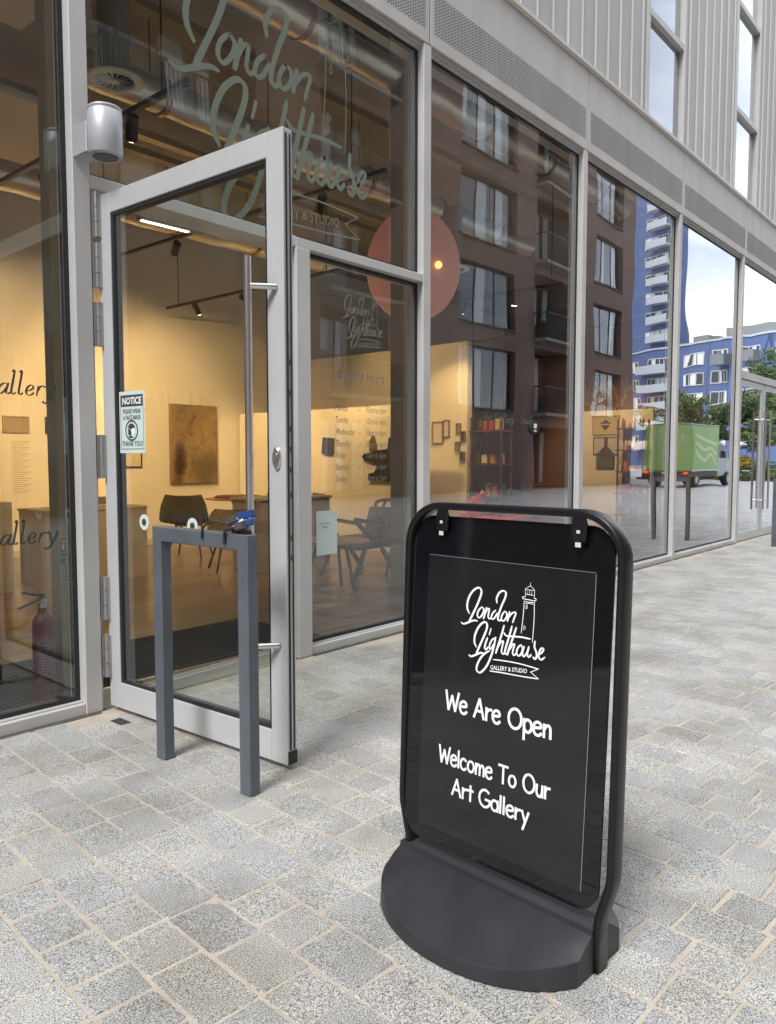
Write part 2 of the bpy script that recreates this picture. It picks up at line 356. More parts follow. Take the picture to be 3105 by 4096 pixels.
HAND = {   # marker-pen letters, cap height 1
 'W': (.95, [([(0,1),(.2,0)],0),([(.2,0),(.43,.78)],0),([(.43,.78),(.66,0)],0),([(.66,0),(.88,1)],0)]),
 'e': (.59, [([(.04,.34),(.25,.36),(.47,.42),(.42,.6),(.24,.64),(.07,.5),(.04,.25),(.16,.03),(.36,.0),(.5,.12)],1)]),
 'A': (.74, [([(0,0),(.33,1)],0),([(.33,1),(.64,0)],0),([(.1,.36),(.54,.36)],0)]),
 'r': (.44, [([(.06,.64),(.07,0)],0),([(.07,.36),(.18,.56),(.38,.6)],1)]),
 'O': (.92, [(ellipse_pts(.42,.5,.39,.5,100,465),1)]),
 'p': (.58, [([(.06,.62),(.07,-.4)],0),(ellipse_pts(.28,.31,.23,.31,150,510),1)]),
 'n': (.54, [([(.06,.62),(.07,0)],0),([(.07,.36),(.2,.58),(.36,.58),(.43,.4),(.44,0)],1)]),
 'l': (.23, [([(.07,1),(.08,0)],0)]),
 'c': (.57, [(ellipse_pts(.28,.31,.25,.32,45,320),1)]),
 'o': (.64, [(ellipse_pts(.29,.31,.24,.31,100,465),1)]),
 'm': (.8, [([(.06,.62),(.07,0)],0),([(.07,.38),(.18,.58),(.3,.58),(.36,.4),(.36,0)],1),([(.37,.38),(.48,.58),(.6,.58),(.67,.4),(.68,0)],1)]),
 'T': (.74, [([(0,1),(.68,1)],0),([(.34,1),(.35,0)],0)]),
 'u': (.56, [([(.06,.62),(.06,.2),(.18,.01),(.34,.04),(.43,.22)],1),([(.44,.62),(.45,0)],0)]),
 't': (.4, [([(.18,.92),(.19,0)],0),([(0,.62),(.38,.64)],0)]),
 'G': (.86, [(ellipse_pts(.42,.5,.4,.5,50,330),1),([(.77,.26),(.77,.44)],0),([(.46,.45),(.78,.44)],0)]),
 'a': (.58, [(ellipse_pts(.26,.3,.23,.3,60,420),1),([(.47,.62),(.48,0)],0)]),
 'y': (.52, [([(.04,.62),(.24,.06)],0),([(.47,.62),(.12,-.42)],0)]),
 ' ': (.42, [])}
def hand_width(s_): return sum(HAND[c][0] for c in s_)
def hand(mb, P, s_, x, y, h, wd, sx=1.0):
    for c in s_:
        adv, st = HAND[c]
        for pts, sm in st: ribbon(mb, P, [(x+a*h*sx, y+b*h) for a, b in pts], wd, smooth=bool(sm), taper=False)
        x += adv*h*sx
ITAL = {   # sloped book-face letters, x-height about .45
 'G': (.78, [([(.72,.82),(.6,.98),(.42,1),(.2,.85),(.06,.5),(.1,.15),(.3,0),(.52,.05),(.62,.2)],1),([(.66,.42),(.58,.1)],0),([(.5,.43),(.76,.43)],0)]),
 'a': (.46, [([(.4,.4),(.28,.46),(.12,.32),(.05,.12),(.12,0),(.25,.1),(.36,.3)],1),([(.42,.46),(.33,.1),(.38,0),(.46,.06)],1)]),
 'l': (.27, [([(.12,1),(.2,1.0),(.06,.15),(.1,0),(.2,.07)],1)]),
 'e': (.4, [([(.08,.18),(.24,.24),(.34,.36),(.26,.46),(.12,.34),(.06,.14),(.13,.0),(.26,.03),(.34,.12)],1)]),
 'r': (.36, [([(.1,.44),(.14,.42),(.05,0)],0),([(.09,.2),(.2,.4),(.32,.46),(.36,.4)],1)]),
 'y': (.44, [([(.06,.42),(.12,.44),(.16,.2),(.18,.0)],1),([(.42,.46),(.4,.3),(.2,-.1),(.06,-.3),(-.06,-.32),(-.06,-.26)],1)]),
 'A': (.66, [([(-.04,0),(.5,1)],0),([(.5,1),(.62,0)],0),([(.16,.36),(.56,.36)],0)]),
 't': (.28, [([(.18,.68),(.06,.12),(.1,0),(.2,.06)],1),([(.02,.44),(.28,.44)],0)]),
 ' ': (.3, []), 'S': (.5, [([(.5,.86),(.4,1),(.22,.92),(.2,.68),(.34,.48),(.36,.2),(.2,0),(.02,.06),(0,.2)],1)]),
 'u': (.46, [([(.08,.45),(.04,.12),(.1,0),(.22,.1),(.34,.34)],1),([(.4,.46),(.32,.1),(.38,0),(.46,.07)],1)]),
 'd': (.46, [([(.36,.38),(.26,.46),(.1,.3),(.05,.1),(.12,0),(.24,.1),(.34,.3)],1),([(.5,1),(.32,.1),(.37,0),(.46,.07)],1)]),
 'i': (.24, [([(.12,.46),(.06,.1),(.1,0),(.2,.07)],1),([(.18,.66),(.19,.7)],0)]),
 'o': (.42, [(ellipse_pts(.2,.22,.16,.23,70,430),1)]), '-': (.4, [([(.04,.25),(.3,.25)],0)])}
def ital(mb, P, s_, x, y, h, wd, nib=.6, sx=1.0):
    for c in s_:
        adv, st = ITAL[c]
        for pts, sm in st: ribbon(mb, P, [(x+a*h*sx, y+b*h) for a, b in pts], wd, nib=nib, smooth=bool(sm))
        x += adv*h*sx
    return x
def proj(p):
    d = Vector(p)-Vector((0,0,CH)); z = d.dot(FW)
    return (1552.5+F_PX*d.dot(_R)/z, 2048-F_PX*d.dot(UP)/z, z)
# ================================================================== GROUND AND PAVEMENT
STREET = brick_tex_mat('street_paving', (.30, .31, .32), (.42, .42, .42), (.40, .36, .31), .21, .155, .012, .78, False, R(-90+4.3))
g_ = MB(); g_.quad((-400, -400, -.014), (400, -400, -.014), (400, 400, -.014), (-400, 400, -.014))
tag(g_.build('ground', STREET), kind='structure')
pv = MB(); pv.quad((-2.2, -4.5, -.0035), (17.5, -4.5, -.0035), (17.5, 3.60, -.0035), (-2.2, 3.60, -.0035))
pavement = tag(pv.build('pavement', MORTAR), kind='structure')
SK = R(-4.3); cs, sn = math.cos(SK), math.sin(SK)    # courses run almost square to the shop front
def w2(a, b): return (a*cs-b*sn, a*sn+b*cs)
# a = across the courses, b = along a course
PITCH_A = .155
def sett_shape(mb, a0, a1, b0, b1, rnd, z, local=False):
    ca, cb = (a0+a1)/2, (b0+b1)/2
    j = lambda s_: rnd.uniform(-s_, s_)
    corners = [(a0+j(.0032), b0+j(.004)), (a1+j(.0032), b0+j(.004)), (a1+j(.0032), b1+j(.004)), (a0+j(.0032), b1+j(.004))]
    ring = []
    for k in range(4):                              # knock the corners off a little
        p, q, r_ = Vector((*corners[k-1], 0)), Vector((*corners[k], 0)), Vector((*corners[(k+1) % 4], 0))
        c = rnd.uniform(.003, .008)
        ring.append(q+(p-q).normalized()*c); ring.append(q+(r_-q).normalized()*c)
    i0 = len(mb.v); tilt = (j(.010), j(.009))
    for lvl, (inset, dz) in enumerate(((0, -.03), (0, -.0040), (.004, -.0006))):
        for q in ring:
            dx, dy = q.x-ca, q.y-cb; L = math.hypot(dx, dy); k = (L-inset)/L
            x, y = ca+dx*k, cb+dy*k
            zz = z+dz+(tilt[0]*(x-ca)+tilt[1]*(y-cb) if lvl else 0)+(j(.0012) if lvl == 2 else 0)
            if local: mb.v.append((x-ca, y-cb, zz))
            else:
                X, Y = w2(x, y); mb.v.append((X, Y, zz))
    n = 8
    for lvl in range(2):
        for k in range(n):
            mb.face((i0+lvl*n+k, i0+lvl*n+(k+1) % n, i0+(lvl+1)*n+(k+1) % n, i0+(lvl+1)*n+k))
    mb.face(tuple(i0+2*n+k for k in range(n)))
rs = random.Random(3); cells = []
for ia in range(-16, 122):
    a0 = ia*PITCH_A+.093; b = -4.6+rs.uniform(0, .2)
    while b < 5:
        L = rs.choice((.135, .15, .17, .19, .205, .225, .245)); cells.append((a0, b, L)); b += L
vis, rest = [], []
for a0, b, L in cells:
    ca, cb = a0+PITCH_A/2, b+L/2; X, Y = w2(ca, cb)
    inn = 2.03 < X < 3.3
    if not (-2.1 < X < 17.3 and -4.4 < Y < 3.475): continue
    u, v, z = proj((X, Y, 0))
    if z > .4 and -150 < u < 3255 and v < 4300: vis.append((-1/(z*z*z)*CH, a0, b, L))
    else: rest.append((0, a0, b, L))
vis.sort(); J = .0046
for k, (_, a0, b, L) in enumerate(vis[:300]):
    mb = MB(); sett_shape(mb, a0+J*.8, a0+PITCH_A-J*.8, b+J, b+L-J, rs, rs.uniform(-.0012, .0012), True)
    X, Y = w2(a0+PITCH_A/2, b+L/2); o = link('granite_sett', mb.mesh('granite_sett', GRANITE), pavement, (X, Y, 0)); o.rotation_euler = (0, 0, SK)
mb = MB()
for _, a0, b, L in vis[300:]+rest: sett_shape(mb, a0+J*.7, a0+PITCH_A-J*.7, b+J*.8, b+L-J*.8, rs, rs.uniform(-.0012, .0012))
tag(mb.build('setts', GRANITE, pavement), kind='stuff')

# ================================================================== THE GALLERY BUILDING
YF, YG = 3.545, 3.605                                # mullion face, outer glass face
bld = thing('gallery_building', 'grey metal and glass shop building with tall glazed front and seamed cladding above', 'building', None, (0, YF, 0))
bld.location = (0, 0, 0)
MUL = [(1.882, 1.970), (4.565, 4.655), (7.085, 7.173), (9.655, 9.741), (12.215, 12.303), (14.86, 14.95), (-.80, -.71)]
for x0, x1 in MUL: box('mullion', x0, x1, YF, 3.70, 0.0, 4.247, ALU, bld, .004)
HEAD_Z = 4.205
def gaskets(mb, x0, x1, z0, z1, s=.020):
    for a, b, c, d in ((x0, x0+s, z0, z1), (x1-s, x1, z0, z1), (x0+s, x1-s, z0, z0+s), (x0+s, x1-s, z1-s, z1)):
        mb.box(a, b, YG-.005, YG+.036, c, d)
def glaze(x0, x1, z0, z1, nm='window_pane'):
    o = box(nm, x0+.004, x1-.004, YG, YG+.024, z0+.004, z1-.004, GLASS, bld)
    mb = MB(); gaskets(mb, x0+.0015, x1-.0015, z0+.0015, z1-.0015); mb.build('gasket', GASKET, o); return o
def sill(x0, x1): 
    s_ = box('window_sill', x0, x1, YF+.006, 3.74, .0, .056, ALU, bld, .003)
    box('sill_lip', x0+.002, x1-.002, YF+.03, 3.70, .057, .064, ALU, s_)
bays = [(-.71, 1.882), (4.655, 7.085), (7.173, 9.655), (9.741, 12.215)]
panes = []
for x0, x1 in bays: sill(x0, x1); panes.append(glaze(x0, x1, .064, HEAD_Z))
# entrance bay: transom, jamb, side light, over-light
box('transom', 1.970, 3.30, YF+.004, 3.74, 2.548, 2.612, ALU, bld, .003)
box('transom', 3.302, 4.565, YF+.002, 3.742, 2.550, 2.607, ALU, bld, .003)
box('door_jamb', 3.30, 3.418, YF-.004, 3.75, 0, 2.547, ALU, bld, .004)
box('door_jamb', 1.972, 1.985, YF+.02, 3.75, 0, 2.547, ALU, bld, .002)
box('door_stop', 3.286, 3.299, 3.60, 3.66, 0, 2.546, GASKET, bld)
sill(3.418, 4.565)
over = glaze(1.970, 4.565, 2.614, HEAD_Z); side = glaze(3.418, 4.565, .064, 2.549)
for x0, x1 in ((-.8, 1.95), (3.42, 12.2)): box('joint_shade_line', x0, x1, 3.522, 3.5435, -.004, .0012, mat('joint_shade_and_dirt', (.10, .09, .075), .9, 0, .3, 12), bld)  # dark joint strip, coloured to stand for contact shadow and dirt at the sill
# head frame and fascia
mb = MB(); mb.box(-.8, 17, 3.585, 3.76, HEAD_Z+.001, 4.246); mb.build('head_frame', ALU, bld)
mb = MB(); mb.box(-.8, 17, 3.560, 3.584, 4.219, 4.246); mb.build('head_trim', mat('head_trim_metal', (.40, .39, .38), .5), bld)
JO = [-.8, 2.03, 4.629, 7.155, 9.731, 12.305, 14.88, 17.0]
for a, b in zip(JO[:-1], JO[1:]):
    fp = box('fascia_panel', a+.006, b-.006, 3.542, 3.80, 4.25, 4.998, FASCIA, bld, .003)
    mb = MB(); x = a+.055; col = 0
    while x < b-.05:                                 # punched slots of the vent band
        z = 4.338+(.011 if col % 2 else 0)
        while z < 4.62:
            mb.quad((x, 3.5405, z), (x+.0085, 3.5405, z), (x+.0085, 3.5405, z+.0135), (x, 3.5405, z+.0135)); z += .0225
        x += .0185; col += 1
    tag(mb.build('vent_slots', DARKGAP, fp), kind='stuff')
for a in JO[1:-1]: box('panel_joint', a-.0055, a+.0055, 3.56, 3.7, 4.251, 4.99, DARKGAP, bld)
mb = MB(); mb.box(-.8, 17, 3.528, 3.86, 5.003, 5.012).box(-.8, 17, 3.512, 3.86, 5.0125, 5.047); mb.build('coping', mat('coping_metal', (.66, .64, .60), .4, .1, .05, 2), bld, .003)
# seamed cladding with tall windows
UW = [(8.70, 9.875), (11.845, 13.0)]
YC = 3.62; TOPZ = 12.0
x = 6.294-.288*20; seams = []
while x < 17: seams.append(x); x += .2875
solid = [(-.8, 8.70), (9.875, 11.845), (13.0, 17)]
for a, b in solid:
    sx = [a]+[q for q in seams if a+.07 < q < b-.07]+[b]
    for p, q in zip(sx[:-1], sx[1:]):
        mb = MB(); mb.box(p+.002, q-.012, YC, YC+.06, 5.048, TOPZ); o = mb.build('cladding_panel', ZINC, bld)
        MB().box(q-.0100, q-.0040, YC-.020, YC+.05, 5.049, TOPZ).build('standing_seam', ZINC, o)
for (a, b) in UW:
    wf = thing('upper_window', None, None); wf.parent = bld
    mb = MB(); mb.box(a, a+.055, YC-.02, YC+.12, 5.048, TOPZ).box(b-.055, b, YC-.02, YC+.12, 5.048, TOPZ)
    zz = [5.05, 6.27, 7.72, 9.17, 10.62, 11.95]
    for z in zz[1:-1]: mb.box(a+.056, b-.056, YC-.012, YC+.1, z-.035, z+.035)
    mb.build('frame', ALU, wf)
    mb = MB()
    for p, q in zip(zz[:-1], zz[1:]):
        mb.box(a+.056, b-.056, YC+.045, YC+.069, p+.036, q-.036)
    mb.build('pane', GLASS_UP, wf)
    mb = MB(); mb.box(a-.01, b+.01, YC+.9, YC+.95, 5.0, TOPZ); mb.build('blind', mat('pale_blind', (.42, .42, .42), .8), wf)
# block behind the cladding, so that nothing shows through
box('upper_storeys', -2.9, 17, 4.62, 12, 5.2, 14, mat('inner_shell', (.25, .25, .25), .9), bld)
box('parapet', -.8, 17, YC+.062, 4.6, TOPZ+.01, TOPZ+.3, FASCIA, bld)
box('end_wall', -3.2, -.81, 3.56, 4.6, 0, TOPZ, brick_tex_mat('end_brick', (.14, .09, .08), (.11, .07, .06), (.16, .14, .12), .225, .075, .01), bld)

# ---- lettering on the glass
PG = Plane((0, YG-.0005, 0), (1, 0, 0), (0, 0, 1))
mb = MB(); logo(mb, PG, 5.62, 2.470, 3.335, 1.15, .006, .55)
text(mb, PG, 'GALLERY & STUDIO', 3.075, 2.715, .085, fit=.665, slope=.08)
mb.build('logo_lettering', VINYL, over)
mb = MB(); logo(mb, PG, 1.50, 3.760, 2.195, .62, .0035)
text(mb, PG, 'GALLERY & STUDIO', 3.922, 2.03, .022, fit=.175, slope=.08); mb.build('logo_lettering', VINYL_L, side)
MUTED = mat('muted_vinyl', (.20, .20, .17), .6)
mb = MB(); text(mb, PG, 'Opening Hours', 3.712, 1.785, .105, shear=.28, sx=.72); mb.build('hours_lettering', MUTED, side)
for k, (d_, t_) in enumerate((('Monday', '10am to 6pm'), ('Tuesday', '10am to 6pm'), ('Wednesday', '10am to 6pm'), ('Thursday', '10am to 6pm'), ('Friday', '10am to 6pm'), ('Saturday', '10am to 6pm'), ('Sunday', '12pm to 5pm'))):
    z = 1.576-.0785*k; mb = MB()
    text(mb, PG, d_, 3.694, z, .062, shear=.28, sx=.62); mb.build('hours_lettering', MUTED, side)
    mb = MB(); text(mb, PG, '-', 3.925, z, .06); mb.build('hours_lettering', MUTED, side)
    mb = MB(); text(mb, PG, t_, 3.990, z, .062, shear=.28, sx=.66); mb.build('hours_lettering', MUTED, side)
for x, z in ((1.235, 1.549), (1.225, .862)): mb = MB(); ital(mb, PG, 'Art Gallery', x, z, .103, .0105, nib=.78, sx=1.2); mb.build('gallery_lettering', VINYL_D, panes[0])
for z in (1.575, .962): mb = MB(); ital(mb, PG, 'Art Gallery - Studio', 5.45, z, .075, .008, sx=1.45); mb.build('gallery_lettering', MUTED, panes[1])
# sheet stuck behind the side light (its code square is left blank)
qp = MB(); rect(qp, Plane((0, YG-.003, 0), (1,0,0), (0,0,1)), 3.512, 3.706, .627, .918)
q_ = qp.build('window_sticker', PAPER, side)
mb = MB(); P_ = Plane((0, YG-.0035, 0), (1,0,0), (0,0,1)); text(mb, P_, 'Visit our website', 3.545, .83, .017, sx=.8); text(mb, P_, '@gallery', 3.575, .808, .015, sx=.8)
text(mb, P_, 'LL', 3.665, .885, .02, sx=.8); mb.build('print', INK, q_)
# alarm-like white badge on bay pane
mb = MB(); mb.lathe([(.062, 0), (.062, .012), (.058, .016)], (6.288, YG-.002, 1.545), 28, 1.25, 1, (Vector((1,0,0)), Vector((0,0,1)), Vector((0,-1,0)))); bdg = mb.build('window_badge', mat('black_badge', (.012, .012, .013), .7), panes[1])
mb = MB(); PB = Plane((6.288, YG-.0195, 1.545), (1,0,0), (0,0,1)); mb.v += [tuple(PB.at(a, b)) for a, b in ((-.028,.036),(-.028,.002),(0,-.012),(.028,.002),(.028,.036))]; mb.face((0,1,2,3,4)); rect(mb, PB, -.026, .026, -.036, -.022, 0)
mb.build('badge_print', WHITEP, bdg)

# ================================================================== OPEN GLASS DOOR (hinged at the left, standing square to the front)
XD0, XD1 = 2.028, 2.080                              # outer face (towards the street's near end) and inner face
YH, YE = 3.500, 2.236                                # hinge edge, free edge
ZB, ZT = .022, 2.520
door = thing('glass_door', 'silver framed glass door standing open with a long steel pull handle', 'door')
DT = R(2.14); door.rotation_euler = (0, 0, DT)
door.location = (2.008-(2.028*math.cos(DT)-YH*math.sin(DT)), 3.541-(2.028*math.sin(DT)+YH*math.cos(DT)), 0)
def dbox(nm, y0, y1, z0, z1, m=ALU2, par=door, x0=XD0, x1=XD1, bev=.003): return box(nm, x0, x1, y0, y1, z0, z1, m, par, bev)
dbox('hinge_stile', YH-.092, YH, ZB, ZT); dbox('lock_stile', YE, YE+.094, ZB, ZT)
dbox('top_rail', YE+.0945, YH-.0925, ZT-.098, ZT-.0005); dbox('bottom_rail', YE+.0945, YH-.0925, ZB, .151)
pane = box('door_pane', XD0+.014, XD0+.038, YE+.096, YH-.094, .153, ZT-.100, GLASS, door)
mb = MB()
for y0, y1, z0, z1 in ((YH-.112, YH-.0935, .152, ZT-.099), (YE+.0955, YE+.106, .152, ZT-.099), (YE+.107, YH-.113, .152, .166), (YE+.107, YH-.113, ZT-.113, ZT-.099)):
    mb.box(XD0+.006, XD0+.046, y0, y1, z0, z1)
mb.build('door_gasket', GASKET, door)
mb = MB(); mb.box(XD0+.012, XD0+.020, YE-.003, YE-.0002, ZB+.06, ZT-.02).box(XD0+.034, XD0+.040, YE-.003, YE-.0002, ZB+.06, ZT-.02); mb.build('edge_seal', GASKET, door)
mb = MB(); mb.box(XD0+.021, XD0+.033, YE-.0022, YE-.0002, .75, 1.75)
mb.build('lock_plate', HINGE, door)
mb = MB()
for z in (.85, .93, 1.1, 1.2, 1.28, 1.36, 1.5, 1.62): mb.box(XD0+.024, XD0+.030, YE-.0032, YE-.0023, z, z+.022)
mb.build('lock_slot', DARKGAP, door)
mb = MB(); mb.box(XD0+.002, XD1-.002, YE-.004, YE-.0002, ZB+.001, ZB+.055); mb.build('end_cap', GASKET, door)
# pull handle
hx = XD0-.085
hd = MB().tube([(hx, YE+.112, .48), (hx, YE+.112, 2.035)], .0155, 18).build('pull_handle', STEEL, door)
for z in (1.922, .508):
    MB().tube([(hx, YE+.112, z), (XD0-.008, YE+.046, z), (XD0-.0005, YE+.042, z)], .0125, 12).build('handle_arm', STEEL, hd)
# cylinder lock
mb = MB(); mb.lathe([(.022, 0), (.022, .008), (.019, .011)], (XD0-.0005, YE+.042, 1.257), 24, 1, 2.0, (Vector((0,1,0)), Vector((0,0,1)), Vector((-1,0,0)))); lk = mb.build('lock', STEEL, door)
mb = MB(); mb.lathe([(.0085, 0), (.0085, .003)], (XD0-.0116, YE+.042, 1.268), 14, ax=(Vector((0,1,0)), Vector((0,0,1)), Vector((-1,0,0)))).box(XD0-.0145, XD0-.0116, YE+.039, YE+.045, 1.235, 1.268); mb.build('keyhole', HINGE, lk)
# knuckle hinges
for z in (.17, .46, 1.16, 1.80, 2.08, 2.32):
    mb = MB()
    for k in range(3): mb.tube([(2.012, YH-.006, z+k*.072), (2.012, YH-.006, z+k*.072+.069)], .0115, 12)
    mb.box(2.014, 2.0275, YH-.02, YH-.001, z, z+.21); mb.box(1.992, 2.008, YH+.002, YH+.012, z, z+.21)
    mb.build('hinge', HINGE, door)
# door closer and slot at the top
box('closer_arm', 2.081, 2.10, 2.95, 3.46, 2.455, 2.485, mat('closer_grey', (.3, .3, .3), .45, .5), door, .003)
# stickers on the door glass
PD = Plane((XD0+.0135, YH, 0), (0, -1, 0), (0, 0, 1))        # u runs from the hinge to the free edge, outward normal to the street end
a0, a1, b0, b1 = .118, .322, 1.283, 1.576
mb = MB(); rect(mb, PD, a0, a1, b0, b1); st = mb.build('notice_sticker', PAPER, pane); tag(st, 'pale green face covering notice')
mb = MB(); rect(mb, PD, a0+.014, a1-.014, b1-.072, b1-.018, .0018); rect(mb, PD, a0+.014, a1-.014, b0+.018, b0+.021, .0018)
for x in (a0+.010, a1-.012): rect(mb, PD, x, x+.0025, b0+.018, b1-.018, .0018)
text(mb, PD, 'PLEASE WEAR', (a0+a1)/2, b1-.105, .030, 'CENTER', sx=.78, bold=.0006, d=.0018); text(mb, PD, 'A FACE MASK', (a0+a1)/2, b1-.135, .030, 'CENTER', sx=.78, bold=.0006, d=.0018)
text(mb, PD, 'THANK YOU!', (a0+a1)/2, b0+.033, .034, 'CENTER', sx=.8, bold=.0006, d=.0018)
c_ = ((a0+a1)/2-.004, b0+.107); o_ = ellipse_pts(*c_, .052, .050, n=32); i_ = ellipse_pts(*c_, .044, .042, n=32)
for k in range(32): mb.quad(PD.at(*o_[k], .0018), PD.at(*o_[k+1], .0018), PD.at(*i_[k+1], .0018), PD.at(*i_[k], .0018))
k0 = len(mb.v); mb.v += [tuple(PD.at(c_[0]+p, c_[1]+q, .0019)) for p, q in ((-.028,-.02),(-.02,-.036),(.006,-.036),(.018,-.02),(.03,0),(.026,.02),(.008,.034),(-.016,.032),(-.03,.014))]; mb.face(tuple(range(k0, k0+9)))
mb.build('sticker_print', INK, st)
mb = MB(); text(mb, PD, 'NOTICE', (a0+a1)/2, b1-.061, .045, 'CENTER', shear=.1, sx=.95, bold=.0013, d=.0026)
k0 = len(mb.v); mb.v += [tuple(PD.at(c_[0]+p, c_[1]+q, .0026)) for p, q in ((-.004,.004),(.004,-.028),(.016,-.026),(.029,-.004),(.028,.01),(.014,.012))]; mb.face(tuple(range(k0, k0+6)))
ribbon(mb, PD, [(c_[0]-.03, c_[1]+.012), (c_[0]-.002, c_[1]+.002)], .003, d=.0026); ribbon(mb, PD, [(c_[0]-.024, c_[1]-.022), (c_[0]+.004, c_[1]-.026)], .003, d=.0026)
mb.build('sticker_print', WHITEP, st)
for u_ in (.300, .662):
    mb = MB(); mb.lathe([(.037, 0), (.037, .001)], PD.at(u_, .957), 28, ax=(PD.u, PD.v, PD.n)); r_ = mb.build('round_sticker', PAPER, pane)
    mb = MB(); mb.lathe([(.017, 0), (.017, .0006)], PD.at(u_, .957, .0012), 20, ax=(PD.u, PD.v, PD.n)); rr_ = mb.build('sticker_print', INK, r_)
# floor plate in front of the hinge
fc = thing('floor_spring_cover', 'small dark gap and cover plate of the floor spring beside the door hinge', 'cover plate')
box('cover_slot', 1.91, 1.965, 3.28, 3.38, -.004, .0015, DARKGAP, fc); box('plate', 1.967, 2.022, 3.24, 3.40, -.004, .0025, mat('worn_plate', (.45, .44, .42), .5, .3, .15, 20), fc)

# ================================================================== WALL LAMP on the mullion
wl = thing('wall_lamp', 'silver cylinder wall lamp fixed on the mullion beside the open door', 'wall lamp', None, (1.93, 3.40, 2.75)); wl.location = (0, 0, 0)
LM = mat('satin_silver', (.47, .48, .50), .42, .2, .04, 10)
mb = MB(); mb.lathe([(.070, 2.655), (.0745, 2.655), (.0775, 2.659), (.0775, 2.846), (.0745, 2.850), (.074, 2.853), (.074, 2.858), (.0765, 2.861), (.0765, 2.868), (.072, 2.871)], (1.968, 3.395, 0), 40); mb.build('lamp_body', LM, wl)
mb = MB(); mb.box(1.886, 1.968, 3.42, 3.5445, 2.662, 2.800); mb.build('bracket', LM, wl, .004)
mb = MB(); mb.lathe([(.058, 2.6535), (.060, 2.6505), (.069, 2.6505), (.069, 2.6545)], (1.968, 3.395, 0), 40); mb.build('lamp_ring', LM, wl)
mb = MB(); mb.lathe([(.057, 2.6490), (.057, 2.6500)], (1.968, 3.395, 0), 32); mb.build('lens', mat('lamp_lens', (.04, .045, .04), .12), wl)

# ================================================================== RACK HOOPS
def make_hoop(loc, label):
    h = thing('hoop_rail', label, 'hoop rail', 'slate grey hoop rails in front of the shop', loc)
    X0, X1 = -.025, .025
    box('post', X0, X1, -.305, -.245, 0, .978, HOOPM, h, .003); box('post', X0, X1, .245, .305, 0, .978, HOOPM, h, .003)
    box('top_bar', X0, X1, -.2445, .2445, .918, .9775, HOOPM, h, .003)
    return h
make_hoop((1.822, 2.505, 0), 'slate grey metal hoop rail in front of the open door')
make_hoop((12.13, 2.71, 0), 'slate grey hoop rail farther along, seen mirrored in the shop glass')
# ---- cables and blue clips tied on the near hoop
cb = thing('cable_bundle', 'black cables with blue plastic clips lying on top of the grey hoop', 'cable', None, (1.82, 2.3, .98)); cb.location = (0, 0, 0)
BLK = mat('black_rubber', (.02, .02, .022), .5); BLU = mat('blue_plastic', (.02, .065, .22), .4)
def T3(p, r, nm, m, n=8): return MB().tube(spline(p, 8), r, n).build(nm, m, cb)
T3([(1.79, 2.462, .95), (1.793, 2.455, .992), (1.80, 2.40, 1.017), (1.81, 2.345, 1.012), (1.815, 2.325, 1.014)], .0045, 'cable', BLK)
T3([(1.792, 2.325, .94), (1.79, 2.318, .985), (1.80, 2.29, .998), (1.81, 2.26, 1.004), (1.815, 2.25, 1.008)], .006, 'cable', BLK)
MB().bar((1.81, 2.335, 1.014), (1.82, 2.275, 1.040), .011, .014).build('plug', mat('grey_rubber', (.07, .07, .08), .5), cb, .004, 2)
MB().bar((1.80, 2.268, 1.003), (1.815, 2.222, 1.014), .016, .016).build('plug', mat('grey_rubber', (.07, .07, .08), .5), cb, .006, 2)
MB().bar((1.808, 2.29, 1.0), (1.818, 2.245, 1.032), .006, .005).build('white_tag', WHITEP, cb, .002)
MB().bar((1.82, 2.275, 1.040), (1.835, 2.205, 1.055), .012, .014).build('blue_clip', BLU, cb, .004, 2)
MB().bar((1.815, 2.225, 1.022), (1.83, 2.198, 1.026), .012, .012).build('blue_clip', BLU, cb, .004, 2)
T3([(1.815, 2.275, 1.035), (1.825, 2.245, 1.03), (1.83, 2.21, 1.04)], .006, 'cable', mat('clear_strap', (.6, .6, .62), .3))
mb = MB()
for k in range(5): mb.box(1.80, 1.83, 2.285-k*.018, 2.290-k*.018, .979, .993)
mb.build('ridge', BLK, cb)

# ================================================================== PAVEMENT SIGN
SC = Vector((1.749, 1.088, 0)); TH = R(-94)
U = Vector((math.cos(TH), math.sin(TH), 0)); N = Vector((U.y, -U.x, 0))      # N faces the camera side
sg = thing('pavement_sign', 'black swing pavement sign with white lettering reading We Are Open', 'pavement sign', None, SC)
sg.location = (0, 0, 0)
def sp(s_, t_, z): return SC+U*s_+N*t_+Vector((0, 0, z))
# moulded base: two half moons either side of a raised bar, ends cut flat
bm_ = MB(); ns = 40; SE = .320
prof = lambda s_: (.268*math.sqrt(max(0, 1-(s_/.345)**2)), .037+.028*(abs(s_)/SE)**2)
ringlen = 0
for k in range(ns+1):
    s_ = -SE+2*SE*k/ns; tf, zr = prof(s_)
    half = [(.034, .114), (.0365, .101), (.0365+(tf-.0365)*.5, .101+(zr-.101)*.48), (tf-.010, zr+.0022), (tf-.002, zr), (tf, zr-.0035), (tf+.003, .004), (tf-.004, .0)]
    row = [(-t_, z) for t_, z in reversed(half)]+[(t_, z) for t_, z in half]; ringlen = len(row)
    for t_, z in row: bm_.v.append(tuple(sp(s_-.021, t_, z)))
for k in range(ns):
    for j in range(ringlen-1):
        a = k*ringlen+j; bm_.face((a, a+1, a+1+ringlen, a+ringlen), True)
    bm_.face((k*ringlen, (k+1)*ringlen, (k+1)*ringlen+ringlen-1, k*ringlen+ringlen-1))
bm_.face(tuple(reversed(range(ringlen)))); bm_.face(tuple(ns*ringlen+j for j in range(ringlen)))
base = bm_.build('base', PLASTIC, sg)
for m_ in (base,):
    md = m_.modifiers.new('edge', 'EDGE_SPLIT'); md.split_angle = R(38)
